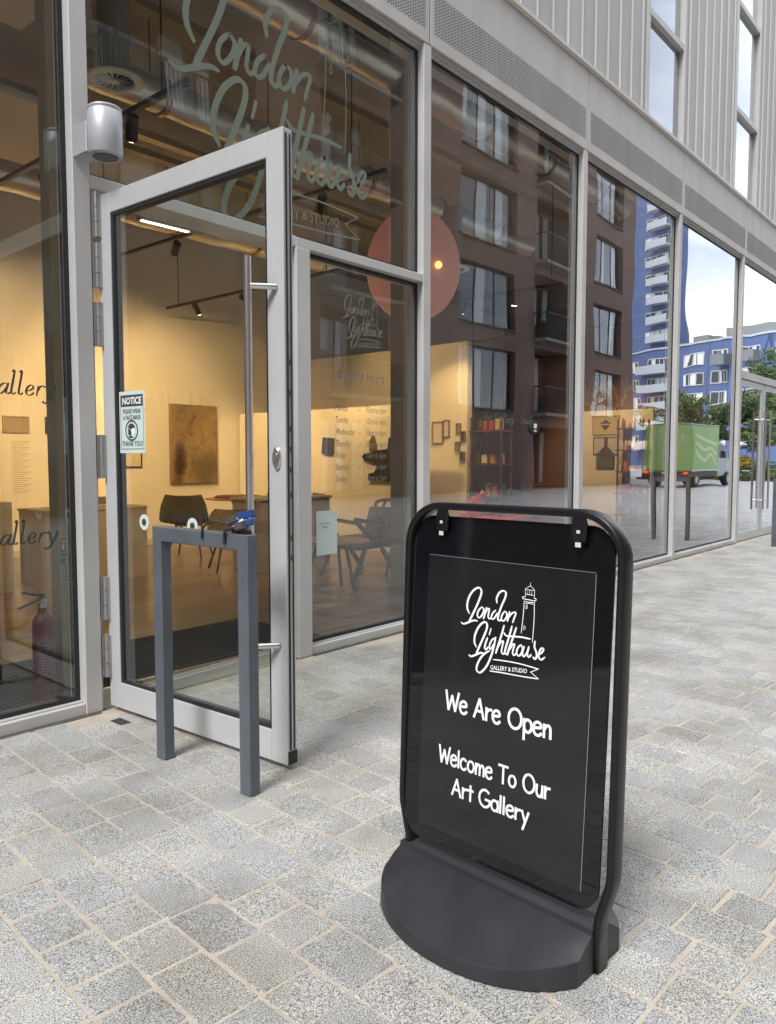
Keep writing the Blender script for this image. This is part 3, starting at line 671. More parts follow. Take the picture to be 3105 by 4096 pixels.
LEAN = R(-2.0)
def lean(s_, t_, z, lean_=LEAN, z0=.10):
    """tilt about the bar of the base"""
    dz, dt = z-z0, t_
    if dz < 0: return sp(s_, t_, z)
    return sp(s_, dt*math.cos(lean_)+dz*math.sin(lean_), z0+dz*math.cos(lean_)-dt*math.sin(lean_))
# hoop frame of flattened tube
path = [(.311, .004), (.311, .10), (.315, .135), (.340, .225), (.3425, .25)]
topz, rad, hw = 1.119, .115, .3425
path += [(hw, topz-rad-.3)]+[(hw-rad+rad*math.cos(R(a)), topz-rad+rad*math.sin(R(a))) for a in range(0, 91, 10)]
path = path+[(-s_, z) for s_, z in reversed(path)]
prof_ = [((.0108)*math.copysign(abs(math.cos(R(a)))**.55, math.cos(R(a))), .026*math.copysign(abs(math.sin(R(a)))**.45, math.sin(R(a)))) for a in range(0, 360, 24)]
mb = MB(); n_ = len(prof_)
for k, p in enumerate(path):
    a_, b_ = path[max(k-1, 0)], path[min(k+1, len(path)-1)]; tx, tz = b_[0]-a_[0], b_[1]-a_[1]; L = math.hypot(tx, tz); nx, nz_ = tz/L, -tx/L
    for a, b in prof_: mb.v.append(tuple(lean(p[0]-.0105+nx*a, b, max(.001, p[1]+nz_*a))))
for k in range(len(path)-1):
    for j in range(n_):
        a = k*n_+j; b = k*n_+(j+1) % n_; mb.face((a, b, b+n_, a+n_), True)
mb.face(tuple(reversed(range(n_)))); mb.face(tuple((len(path)-1)*n_+j for j in range(n_)))
mb.build('frame', TUBE, sg)
# hanging panel, leaning slightly farther back
PL = R(-3.6); PTOP = lean(0, 0, 1.10)
pv_ = (Vector((0,0,1))*math.cos(PL)+N*math.sin(PL)).normalized()
PO = PTOP - pv_*1.0
PP = Plane(PO, U, pv_)                                # v = 1.0 at the frame's top bar
S0 = .10                                              # panel-plane v = z - S0
def rrect(x0, x1, y0, y1, r, n=8):
    o = []
    for cx, cy, a0 in ((x1-r, y1-r, 0), (x0+r, y1-r, 90), (x0+r, y0+r, 180), (x1-r, y0+r, 270)):
        for k in range(n+1): o.append((cx+r*math.cos(R(a0+90*k/n)), cy+r*math.sin(R(a0+90*k/n))))
    return o
X0, X1 = -.337, .306
pan = MB().prism(rrect(X0, X1, .143-S0, 1.090-S0, .068), PP.at(0, 0, -.008), PP.u, PP.v, PP.n, .008).build('panel', ACRYL, sg, .0015)
post = MB().prism(rrect(-.283, .258, .188-S0, .975-S0, .006, 2), PP.at(0, 0, .0004), PP.u, PP.v, PP.n, .0016).build('poster', POSTER, pan)
mb = MB()
for x, y0, y1 in ((.2585, .19, .973),): mb.quad(PP.at(x, y0-S0, .002), PP.at(x+.0012, y0-S0, .002), PP.at(x+.0012, y1-S0, .002), PP.at(x, y1-S0, .002))
mb.quad(PP.at(-.28, .9755-S0, .002), PP.at(.258, .9755-S0, .002), PP.at(.258, .9763-S0, .002), PP.at(-.28, .9763-S0, .002))
mb.build('poster_edge', mat('clear_edge', (.35, .36, .37), .3), pan)
PT = Plane(PP.at(0, -S0, .0022), PP.u, PP.v)
mb = MB(); logo(mb, PT, 1.0, -.150, .7945, 1.02)
text(mb, PT, 'GALLERY & STUDIO', -.044, .6825, .0165, fit=.118, slope=.10, bold=.0002); mb.build('logo_lettering', WHITEP, pan)
def line(s_, x0, x1, z, h, wd):
    sx = (x1-x0)/(hand_width(s_)*h-.06*h); mb = MB(); hand(mb, PT, s_, x0, z, h, wd, sx); mb.build('lettering', WHITEP, pan)
line('We Are Open', -.193, .156, .542, .052, .0077)
line('Welcome To Our', -.208, .160, .387, .047, .0067)
line('Art Gallery', -.156, .100, .306, .046, .0067)
for s_ in (-.224, .216):
    h = MB(); h.prism([(-.019,-.034),(.019,-.034),(.022,.01),(.014,.036),(-.014,.036),(-.022,.01)], lean(s_, .012, 1.082), U, Vector((0,0,1)), N, .012).build('hook', TUBE, sg, .003)
    P2 = Plane(lean(s_, .0255, 1.062), U, Vector((0,0,1)))
    for q_ in ((-.007, .009, -.026, -.014), (-.004, .006, .008, .016)): mb = MB(); rect(mb, P2, *q_, 0); mb.build('hook_tab', mat('bare_tab', (.62, .62, .6), .4), sg)

# ================================================================== INSIDE THE GALLERY
WALLM = mat('white_painted_wall', (.74, .72, .68), .75, 0, .03, 3, .03, 90)
CONC = mat('grey_soffit', (.36, .35, .33), .85, 0, .12, 1.5, .1, 30)
YB_ = 10.0
flm = mat('oak_floor', (.28, .205, .135), .30, 0, .20, 3.0, .03, 80, obj_rand=.16, aniso=(1, 14, 1))
fl = tag(box('floor', -3, 16, 3.762, YB_, -.05, -.004, mat('subfloor', (.05, .04, .03), .9)), kind='structure')
rp_ = random.Random(9); y = 3.77; row = 0; plank_mesh = {}
while y < YB_-.1:
    x = -2.95-rp_.uniform(0, 2)
    while x < 15.9:
        L = 2.4
        x0, x1 = max(x, -2.98), min(x+L, 15.98)
        if x1-x0 > .1:
            key = round(x1-x0, 2)
            if key not in plank_mesh: plank_mesh[key] = MB().box(0, key-.003, 0, .204, -.012, 0).mesh('floor_plank', flm)
            link('floor_plank', plank_mesh[key], fl, (x0, y, 0))
        x += L
    y += .206; row += 1
tag(box('ceiling', -2.998, 15.998, 3.765, YB_-.002, 4.62, 4.8, CONC), kind='structure')
tag(box('back_wall', -3, 16, YB_, YB_+.2, -.05, 4.85, WALLM), kind='structure')
tag(box('left_wall', -3.2, -3.0, 4.61, YB_, -.05, 4.85, WALLM), kind='structure')
tag(box('right_wall', 16, 16.2, 3.8, YB_, -.05, 4.85, mat('dark_wall', (.16, .13, .11), .8)), kind='structure')
box('skirting', -2.99, 15.9, YB_-.018, YB_-.001, 0, .09, mat('skirting_paint', (.55, .53, .5), .6), bpy.data.objects['back_wall'])
PILM = mat('plaster_pillar', (.30, .235, .14), .8, 0, .05, 4, .04, 60)
for x0, x1, y0, y1, lb in ((1.945, 2.055, 3.90, 4.0, 'beige plastered pillar behind the left pane with the fire point sign'), (4.88, 5.11, 3.985, 4.13, 'beige plastered pillar behind the glass right of the opening hours'), (12.35, 12.75, 3.985, 4.35, 'plastered pillar behind the double entrance doors')):
    tag(box('pillar', x0, x1, y0, y1, 0, 4.615, PILM, None, .004), lb, 'pillar')
# free-standing display walls
def wall_thing(nm, x, y0, y1, z1, lb, th=.12, m=WALLM):
    return tag(box(nm, x, x+th, y0, y1, 0, z1, m, None, .003), lb, 'display wall')
wall_thing('display_wall', 8.0, 6.70, 9.95, 1.985, 'low white display wall carrying the anvil shape and a small dark frame')
wall_thing('display_wall', 9.42, 6.50, 9.96, 2.97, 'tall white display wall behind the pink globe lamp with small frames')
wall_thing('display_wall', 14.0, 5.55, 6.95, 2.19, 'white display wall with boat pictures at the far end')
box('backing', 14.35, 14.4, 5.0, 8.5, 0, 3.2, mat('plum_backing', (.20, .13, .12), .85), bpy.data.objects['right_wall'])
# ceiling ducts
DUCT = mat('foil_duct', (.70, .68, .62), .34, .75, .12, 5, .25, 26)
for y, z, r, x0, x1, lb in ((4.12, 4.33, .135, 1.0, 9.3, 'foil wrapped duct under the ceiling nearest the glass'), (5.22, 3.98, .125, 2.9, 9.0, 'foil duct in the middle of the ceiling with a flexible end'), (7.75, 3.98, .15, -1, 7.9, 'round silver duct toward the back of the room')):
    d_ = thing('air_duct', lb, 'duct', 'round foil ducts under the ceiling')
    pts = []; x = x0
    while x < x1: pts.append((x, y+.006*math.sin(x*9), z+.006*math.cos(x*7))); x += .12
    MB().tube(pts, [r*(1+.018*math.sin(k*2.1)) for k in range(len(pts))], 18).build('duct_pipe', DUCT, d_)
    x = x0+.6
    while x < x1: MB().tube([(x-.02, y, z), (x+.02, y, z)], r+.012, 20).build('duct_collar', mat('copper_band', (.42, .30, .20), .35, .7), d_); x += 1.15
    x = x0+.5
    while x < x1: MB().tube([(x, y, z+r), (x, y, 4.62)], .005, 6).build('hanger', DARKGAP, d_); x += 1.15
for k, (y, z) in enumerate(((4.75, 4.28), (6.4, 4.2), (7.0, 4.3))):
    tag(MB().box(-1, 9, y-.05, y+.05, z-.03, z+.03).build('cable_tray', mat('galvanised_tray', (.42, .36, .27), .4, .5)), ('brass toned cable tray along the ceiling beside the front duct', 'cable tray along the ceiling behind the middle duct', 'rearmost cable tray along the ceiling')[k], 'cable tray')
# soffit boards
for k, (x0, x1, y0, y1) in enumerate(((-.6, 2.35, 4.5, 5.0), (2.5, 3.6, 5.9, 7.2))):
    tag(box('ceiling_board', x0, x1, y0, y1, 3.92, 3.98, mat('warm_board', (.52, .46, .38), .8), None, .01), ('pale suspended ceiling board at the left edge behind the glass', 'pale suspended ceiling board behind the track light')[k], 'ceiling board')
# swirl diffusers
def diffuser(x, y, z, lb):
    d_ = thing('air_diffuser', lb, 'air diffuser', 'round swirl diffusers on the ceiling', (x, y, z))
    mb = MB(); mb.lathe([(.118, 0), (.122, -.006), (.165, -.006), (.172, 0), (.172, .012), (.118, .012), (.118, 0)], (0,0,0), 36, cap=False); mb.build('rim', mat('cream_plastic', (.86, .80, .70), .6), d_)
    mb = MB()
    for k in range(16):
        a = 2*math.pi*k/16; c, s_ = math.cos(a), math.sin(a); c2, s2 = math.cos(a+.13), math.sin(a+.13)
        mb.quad((c*.03, s_*.03, -.002), (c*.117, s_*.117, -.002), (c2*.117, s2*.117, .008), (c2*.03, s2*.03, .008))
    mb.lathe([(.03, -.004), (.03, .004)], (0,0,0), 16); mb.build('vanes', mat('cream_plastic', (.86, .80, .70), .6), d_)
    MB().lathe([(.113, .0095), (.113, .0125)], (0,0,0), 24).build('throat', DARKGAP, d_); MB().lathe([(.10, .013), (.10, .6)], (0,0,0), 24).build('duct_drop', mat('grey_drop', (.3,.28,.24), .6), d_)
diffuser(2.70, 4.53, 3.60, 'round swirl air diffuser above the wall lamp behind the glass'); diffuser(6.6, 4.75, 3.2, 'round swirl air diffuser seen through the third pane')
# ---- lighting tracks with real spot lamps
TRK = mat('black_track', (.02, .02, .02), .5); GLOW = mat('lamp_face', (1, .8, .5), .4, emit=(1, .70, .36), estr=26)
def track(p0, p1, heads, lb):
    """heads: (fraction along, aim point, watts, cone degrees)"""
    p0, p1 = Vector(p0), Vector(p1); t = thing('track_light', lb, 'track light', 'black lighting tracks on the ceiling')
    MB().bar(p0, p1, .018, .016).build('rail', TRK, t)
    for f in (.08, .92): q = p0.lerp(p1, f); MB().tube([q, (q.x, q.y, 4.61)], .006, 6).build('drop_rod', TRK, t)
    for f, aim, wt, cone in heads:
        q = p0.lerp(p1, f); c = q-Vector((0, 0, .10)); d = (Vector(aim)-c).normalized()
        h = MB().tube([c-d*.075, c+d*.075], .038, 16).build('spot_head', TRK, t)
        MB().tube([q, c], .009, 8).build('stem', TRK, h)
        MB().tube([c+d*.0755, c+d*.078], .032, 16).build('lamp_face', GLOW, h)
        if wt:
            l = bpy.data.lights.new('spot', 'SPOT'); l.energy = wt; l.color = (1, .60, .23); l.spot_size = R(cone); l.spot_blend = .55; l.shadow_soft_size = .04
            lo = bpy.data.objects.new('spot_lamp', l); COL.objects.link(lo); lo.location = c+d*.085; lo.rotation_euler = (-d).to_track_quat('Z', 'Y').to_euler(); lo.parent = t
W_ = .44
track((2.76, 3.85, 3.42), (2.78, 7.2, 3.42), [(.18, (4.1, 7.2, .3), 150*W_, 62), (.52, (3.4, 9.9, 1.7), 260*W_, 62), (.80, (4.6, 9.95, 1.8), 330*W_, 64)], 'black lighting track with spots running back from the door')
track((4.50, 3.85, 3.40), (4.52, 8.2, 3.40), [(.16, (5.9, 7.6, .4), 150*W_, 62), (.62, (5.9, 9.95, 1.75), 330*W_, 60), (.9, (7.4, 9.95, 1.5), 260*W_, 66)], 'black lighting track ending above the opening hours pane')
track((1.0, 4.4, 3.38), (1.02, 8.0, 3.38), [(.22, (2.6, 7.3, .4), 90*W_, 62), (.75, (2.2, 9.95, 1.6), 260*W_, 70)], 'black lighting track behind the leftmost pane')
track((6.3, 6.0, 3.35), (6.32, 9.4, 3.35), [(.25, (8.0, 7.6, 1.2), 200*W_, 66), (.8, (8.0, 9.1, 1.2), 200*W_, 66), (.5, (9.4, 7.4, 2.1), 120*W_, 60)], 'black lighting track in front of the low display wall')
track((11.6, 4.6, 3.35), (11.62, 8.2, 3.35), [(.2, (14.0, 6.2, 1.3), 190*W_, 60), (.55, (14.0, 6.6, 1.5), 150*W_, 60)], 'black lighting track before the far display wall')
track((8.5, 4.5, 3.35), (8.52, 6.4, 3.35), [(.35, (8.95, 5.75, .6), 170*W_, 50), (.75, (9.4, 7.0, 1.3), 150*W_, 70)], 'short black lighting track behind the third pane')  # first head is added to brighten the red chair
# LED strip behind the door head
ls = thing('strip_light', 'slim LED strip light under the door head', 'strip light'); ls.location = (0, 0, 0)
MB().bar((2.70, 4.30, 2.735), (3.16, 4.28, 2.735), .022, .018).build('housing', mat('strip_housing', (.5, .48, .42), .5), ls)
MB().bar((2.72, 4.30, 2.714), (3.05, 4.285, 2.714), .012, .002).build('diffuser_strip', mat('strip_face', (1, 1, .9), .4, emit=(.95, 1, .86), estr=2.2), ls)
# ---- pink globe lamp
gl = thing('globe_lamp', 'large pink paper globe lamp hanging behind the glass', 'pendant lamp', None, (6.27, 5.0, 3.22))
PNK = mat('pink_paper', (.62, .36, .34), .7, emit=(.9, .33, .26), estr=.06)
mb = MB(); prof = [(max(.002, .475*math.sin(math.pi*k/22)*(1.0+.06*math.cos(math.pi*k/22))), -.56*math.cos(math.pi*k/22)) for k in range(23)]; mb.lathe(prof, (0,0,0), 40); mb.build('lamp_shade', PNK, gl)
MB().tube([(0,0,.56), (0,0,1.39)], .006, 6).build('cord', TRK, gl)
mb = MB(); mb.lathe([(max(.001, .034*math.sin(math.pi*k/10)), -.034*math.cos(math.pi*k/10)) for k in range(11)], (-.18,-.455,-.10), 18); mb.build('glow_bead', mat('warm_glow_spot', (1, .6, .2), .4, emit=(1, .42, .10), estr=1.4), gl)  # emissive bead on the shade stands in for its bright glow spot
# ---- pictures
FRM = mat('black_frame', (.03, .028, .025), .5); MOUNT = mat('cream_mount', (.62, .56, .46), .8)
def art_mat(name, ramp, sc=2.2):
    m = bpy.data.materials.new(name); m.use_nodes = True; n = m.node_tree; b = n.nodes['Principled BSDF']
    tc = n.nodes.new('ShaderNodeTexCoord'); x = n.nodes.new('ShaderNodeTexNoise'); x.inputs['Scale'].default_value = sc; x.inputs['Detail'].default_value = 9; x.inputs['Roughness'].default_value = .68; x.inputs['Distortion'].default_value = .7
    r_ = n.nodes.new('ShaderNodeValToRGB'); cr = r_.color_ramp
    cr.elements[0].position, cr.elements[0].color = ramp[0][0], (*ramp[0][1], 1); cr.elements[1].position, cr.elements[1].color = ramp[-1][0], (*ramp[-1][1], 1)
    for p, c in ramp[1:-1]: e = cr.elements.new(p); e.color = (*c, 1)
    n.links.new(tc.outputs['Object'], x.inputs['Vector']); n.links.new(x.outputs['Fac'], r_.inputs[0]); n.links.new(r_.outputs[0], b.inputs['Base Color']); b.inputs['Roughness'].default_value = .6
    return m
pt = thing('painting', 'large abstract canvas in ochre and rust on the lit wall behind the door glass', 'painting', 'pictures on the gallery walls', (7.13, 9.97, 1.49))
def ochre_canvas():
    m = art_mat('ochre_canvas', [(.25, (.07, .04, .02)), (.40, (.20, .13, .06)), (.50, (.33, .23, .12)), (.58, (.20, .155, .085)), (.72, (.09, .075, .045))], 3.4)
    n = m.node_tree; b = n.nodes['Principled BSDF']; base = b.inputs['Base Color'].links[0].from_socket
    tc = n.nodes.new('ShaderNodeTexCoord'); x = n.nodes.new('ShaderNodeTexNoise'); x.inputs['Scale'].default_value = 7; x.inputs['Detail'].default_value = 8; x.inputs['Roughness'].default_value = .7
    n.links.new(tc.outputs['Object'], x.inputs['Vector'])
    mp = n.nodes.new('ShaderNodeMapping'); mp.vector_type = 'POINT'; mp.inputs['Location'].default_value = (.27*8, 0, .27*2.9); mp.inputs['Scale'].default_value = (8, 0, 2.9)
    n.links.new(tc.outputs['Object'], mp.inputs['Vector']); ln = n.nodes.new('ShaderNodeVectorMath'); ln.operation = 'LENGTH'; n.links.new(mp.outputs[0], ln.inputs[0])
    ad = n.nodes.new('ShaderNodeMath'); ad.operation = 'MULTIPLY_ADD'; ad.inputs[1].default_value = 1.9; n.links.new(x.outputs['Fac'], ad.inputs[0]); n.links.new(ln.outputs['Value'], ad.inputs[2])
    mr = n.nodes.new('ShaderNodeMapRange'); mr.inputs[1].default_value = 1.35; mr.inputs[2].default_value = 2.0; mr.inputs[3].default_value = 1; mr.inputs[4].default_value = 0; n.links.new(ad.outputs[0], mr.inputs[0])
    mx = n.nodes.new('ShaderNodeMixRGB'); mx.inputs[2].default_value = (.045, .012, .006, 1); n.links.new(mr.outputs[0], mx.inputs[0]); n.links.new(base, mx.inputs[1])
    mp2 = n.nodes.new('ShaderNodeMapping'); mp2.inputs['Location'].default_value = (-.22*3.4, 0, .38*3.4); mp2.inputs['Scale'].default_value = (3.4, 0, 3.4); n.links.new(tc.outputs['Object'], mp2.inputs['Vector'])
    l2 = n.nodes.new('ShaderNodeVectorMath'); l2.operation = 'LENGTH'; n.links.new(mp2.outputs[0], l2.inputs[0]); a2 = n.nodes.new('ShaderNodeMath'); a2.operation = 'MULTIPLY_ADD'; a2.inputs[1].default_value = 1.6; n.links.new(x.outputs['Fac'], a2.inputs[0]); n.links.new(l2.outputs['Value'], a2.inputs[2])
    m2 = n.nodes.new('ShaderNodeMapRange'); m2.inputs[1].default_value = 1.2; m2.inputs[2].default_value = 2.0; m2.inputs[3].default_value = .8; m2.inputs[4].default_value = 0; n.links.new(a2.outputs[0], m2.inputs[0])
    my = n.nodes.new('ShaderNodeMixRGB'); my.inputs[2].default_value = (.085, .07, .04, 1); n.links.new(m2.outputs[0], my.inputs[0]); n.links.new(mx.outputs[0], my.inputs[1]); n.links.new(my.outputs[0], b.inputs['Base Color']); return m
MB().box(-.42, .42, -.035, .028, -.595, .595).build('canvas', ochre_canvas(), pt, .006)
def picture(x, y, z, wd, ht, lb, face='Y', m=None, fr=FRM):
    p = thing('framed_picture', lb, 'picture', 'pictures on the gallery walls', (x, y, z), 0 if face == 'Y' else R(-90))
    # local: faces -y
    b = .014; mb = MB(); mb.box(-wd/2, wd/2, -.03, 0, -ht/2, -ht/2+b).box(-wd/2, wd/2, -.03, 0, ht/2-b, ht/2).box(-wd/2, -wd/2+b, -.03, 0, -ht/2+b, ht/2-b).box(wd/2-b, wd/2, -.03, 0, -ht/2+b, ht/2-b); mb.build('frame', fr, p)
    MB().box(-wd/2+b, wd/2-b, -.016, -.002, -ht/2+b, ht/2-b).build('mount', m or MOUNT, p); return p
p = picture(4.46, YB_-.002, 1.70, .33, .21, 'small landscape frame with a tan print under the word Gallery', m=mat('tan_print', (.36, .29, .2), .8), fr=mat('tan_frame', (.4, .33, .24), .6))
picture(4.98, YB_-.002, 1.70, .28, .22, 'thin black frame half hidden by the plastered pillar')
picture(6.06, YB_-.002, 1.28, .36, .27, 'pale print in a thin black frame below the notice on the door')
pb = picture(8.35, YB_-.002, 1.25, .24, .75, 'tall dark teal board with white figures beside the pull handle', m=mat('teal_board', (.03, .05, .055), .5))
mb = MB()
for k in range(5): mb.quad((-.03, -.0175, .24-k*.13), (.05, -.0175, .24-k*.13), (.05, -.0175, .32-k*.13), (-.03, -.0175, .32-k*.13))
mb.build('print', WHITEP, pb)
picture(8.62, YB_-.002, 1.5, .18, .5, 'narrow pale print at the edge of the door opening')
# text panel on the wall behind the left pane
wt = thing('wall_text', 'column of small print lines on the wall below the tan frame', 'wall text', None, (4.52, YB_-.001, 1.1)); mb = MB()
for k in range(26): mb.quad((-.12, -.002, .38-k*.026), (.12-.05*((k*7) % 3), -.002, .38-k*.026), (.12-.05*((k*7) % 3), -.002, .386-k*.026), (-.12, -.002, .386-k*.026))
mb.build('print', mat('faint_ink', (.34, .28, .2), .8), wt)
# on the low display wall (x = 8)
XA = 7.998
dk = picture(XA, 7.93, 1.45, .22, .24, 'small dark tilted picture on the low display wall', 'X', m=mat('dark_print', (.035, .025, .02), .5)); dk.rotation_euler = (0, R(5), R(-90))
an = thing('anvil_silhouette', 'black anvil shaped wall piece on the low display wall', 'wall sculpture', None, (XA, 7.0, 1.25)); an.rotation_euler = (0, 0, R(-90))
poly = [(-.25,.045),(-.20,.085),(-.05,.105),(.02,.13),(.22,.15),(.24,.30),(.27,.30),(.27,-.28),(-.13,-.28),(-.13,-.19),(-.02,-.17),(.02,-.10),(-.01,-.03),(-.20,.0)]
MB().prism(poly, (0,-.001,0), (1,0,0), (0,0,1), (0,-1,0), .05).build('anvil_body', mat('charcoal_sculpture', (.018, .022, .022), .5, 0, .3, 30), an, .004)
MB().prism([(-.13,.115),(-.125,.25),(-.08,.34),(-.045,.33),(.0,.20),(.0,.137)], (0,-.004,0), (1,0,0), (0,0,1), (0,-1,0), .02).build('fin', mat('brown_grey', (.16, .13, .09), .6), an)
# tall display wall frames (x = 9.42)
for k, (y, z, wd, ht, lb, mm) in enumerate(((7.02, 1.66, .2, .33, 'slim grey frame beside the mullion on the tall display wall', None), (6.86, 1.72, .11, .26, 'white sheet pinned right of the slim grey frame', (.6, .58, .52)), (6.64, 1.72, .08, .14, 'topmost of the tiny sketches beside the shelf', (.3, .25, .2)), (6.56, 1.60, .09, .15, 'second dark tiny sketch beside the shelf', (.05, .04, .03)), (6.66, 1.45, .08, .14, 'third tiny sketch beside the shelf', (.3, .25, .2)), (6.57, 1.30, .09, .15, 'lowest dark tiny sketch beside the shelf', (.06, .05, .04)))):
    picture(9.418, y, z, wd, ht, lb, 'X', m=mat('sketch%d' % k, mm, .8) if mm else None, fr=mat('grey_frame', (.2, .18, .15), .6))
# far display wall (x = 14)
bp_ = picture(13.998, 6.46, 1.91, .54, .36, 'upper boat picture on the far display wall', 'X', m=mat('pale_tan', (.52, .42, .26), .8), fr=mat('tan_frame', (.4, .33, .24), .6))
MB().prism([(-.13,.03),(-.04,.075),(.0,.11),(.04,.075),(.13,.03)], (0,-.018,0), (1,0,0), (0,0,1), (0,-1,0), .002).build('boat_shape', mat('ink_blue', (.03, .035, .05), .6), bp_)
MB().prism([(-.10,.0),(.09,.0),(.02,-.08),(.0,-.10),(-.02,-.08)], (0,-.018,0), (1,0,0), (0,0,1), (0,-1,0), .002).build('boat_shadow', mat('ink_blue', (.03, .035, .05), .6), bp_)
bp_ = picture(13.998, 6.45, 1.52, .5, .34, 'middle boat picture with dark red roofs on the far display wall', 'X', m=mat('pale_sky', (.5, .5, .46), .8))
MB().prism([(-.17,-.15),(.17,-.15),(.04,-.01),(.04,.15),(-.03,.15),(-.03,-.01)], (0,-.018,0), (1,0,0), (0,0,1), (0,-1,0), .002).build('roof_shape', mat('maroon_ink', (.08, .03, .03), .6), bp_)
picture(13.998, 6.45, 1.20, .36, .24, 'lowest dark green picture on the far display wall', 'X', m=art_mat('green_picture', [(.3, (.02, .03, .015)), (.55, (.08, .09, .03)), (.7, (.3, .25, .1))], 14))
# mural above
mu = thing('plant_mural', 'drawing of tangled plants above the far display wall', 'mural', None, (14.34, 6.7, 2.55), R(-90)); mb = MB(); rm = random.Random(5); PM = Plane((0,0,0), (1,0,0), (0,0,1))
for k in range(46):
    x, z = rm.uniform(-.5, .5), rm.uniform(-.42, .1); a = rm.uniform(-1, 1)
    ribbon(mb, PM, [(x, z), (x+.1*a, z+.12), (x+.28*a, z+.2+rm.uniform(-.05, .1))], .018, d=.002)
mb.build('brush_lines', mat('sepia_ink', (.42, .34, .22), .8), mu)

# ---- shelves with goods
def shelf_unit(x, y, wd, ht, levels, lb, seed):
    t = thing('shelf_unit', lb, 'shelf', None, (x, y, 0), R(-90)); rq = random.Random(seed)
    WD = mat('dark_shelf_wood', (.10, .06, .035), .5, 0, .2, 12)
    for sx in (-wd/2, wd/2-.025): 
        for yy in (-.28, -.025): MB().box(sx, sx+.025, yy, yy+.025, 0, ht).build('post', WD, t)
    goods = []
    for k in range(levels):
        z = ht*(k+.55)/levels
        MB().box(-wd/2-.02, wd/2+.02, -.29, 0.0, z, z+.022).build('shelf_board', WD, t); goods.append(z+.0225)
    return t, goods
GOOD = [(nm_, mat('glaze_'+nm_, c, .5)) for nm_, c in (('orange red', (.55, .12, .05)), ('beige', (.55, .45, .3)), ('tan', (.45, .25, .1)), ('black', (.08, .06, .05)), ('off white', (.6, .58, .5)), ('dark red', (.35, .05, .05)))]
ORD = ['first', 'second', 'third', 'fourth', 'fifth', 'sixth', 'seventh', 'eighth']
SHELF = ['lowest', 'second lowest', 'third lowest', 'fourth lowest', 'top']
def put_goods(y0, xw, zlist, wd, where, seed):
    rq = random.Random(seed)
    for lv, z in enumerate(zlist):
        y = y0+wd/2-.06; n = 0
        while y > y0-wd/2+.05 and n < 8:
            h = rq.uniform(.07, .19); r_ = rq.uniform(.025, .045); cn, m = rq.choice(GOOD)
            if rq.random() < .5: nm = 'vase'; o = MB().lathe([(r_*.8, 0), (r_, h*.2), (r_, h*.6), (r_*.45, h*.8), (r_*.5, h)], (0,0,0), 12).build('vase', m)
            else: nm = 'box'; o = MB().box(-r_, r_, -r_, r_, 0, h).build('gift_box', m, None, .004)
            o.location = (xw+rq.uniform(-.2, -.1), y, z+.0003)
            tag(o, '%s %s, %s from left on %s board, %s' % (cn, nm, ORD[n], SHELF[lv], where), nm, 'goods on the gallery shelves'); y -= r_*2+rq.uniform(.02, .06); n += 1
s1, z1 = shelf_unit(9.40, 5.98, .52, 1.85, 4, 'dark wooden shelf unit with colourful gifts through the third pane', 1)
put_goods(5.98, 9.40, z1, .52, 'near shelf unit', 2)
s2, z2 = shelf_unit(13.98, 5.85, .5, 2.0, 5, 'dark open shelf unit beside the boat pictures', 2)
put_goods(5.85, 13.98, z2, .5, 'far shelf unit', 6)

# ---- furniture
GREYB = mat('grey_laminate', (.50, .47, .41), .55, 0, .05, 6)
ds = thing('reception_desk', 'grey box shaped reception desk behind the door glass', 'desk', None, (4.1, 7.75, 0)); ds.location = (0, 0, 0)
box('desk_body', 3.55, 4.665, 7.385, 7.95, .0, .735, GREYB, ds, .004); box('desk_top', 3.54, 4.675, 7.375, 7.96, .7355, .76, GREYB, ds, .003)
box('monitor', 4.05, 4.42, 7.66, 7.69, .78, .86, mat('monitor_grey', (.25, .24, .22), .5), ds)
pl = tag(box('plinth', 2.75, 3.245, 7.4, 7.8, 0, .855, GREYB, None, .004), 'grey display plinth at the left edge of the photo', 'plinth')
ds2 = thing('counter', 'low grey counter with small leaflets behind the hours pane', 'counter'); ds2.location = (0, 0, 0)
box('counter_body', 5.55, 6.62, 6.55, 7.05, 0, .80, mat('pale_laminate', (.36, .34, .31), .5), ds2, .004)
box('counter_top', 5.53, 6.64, 6.53, 7.07, .8005, .83, GREYB, ds2, .003)
tag(MB().lathe([(.10, 0), (.18, .018), (.17, .022), (.09, .006)], (6.2, 6.8, .831), 20).build('bowl', mat('brown_bowl', (.13, .07, .03), .5)), 'shallow brown bowl standing on the low grey counter', 'bowl')

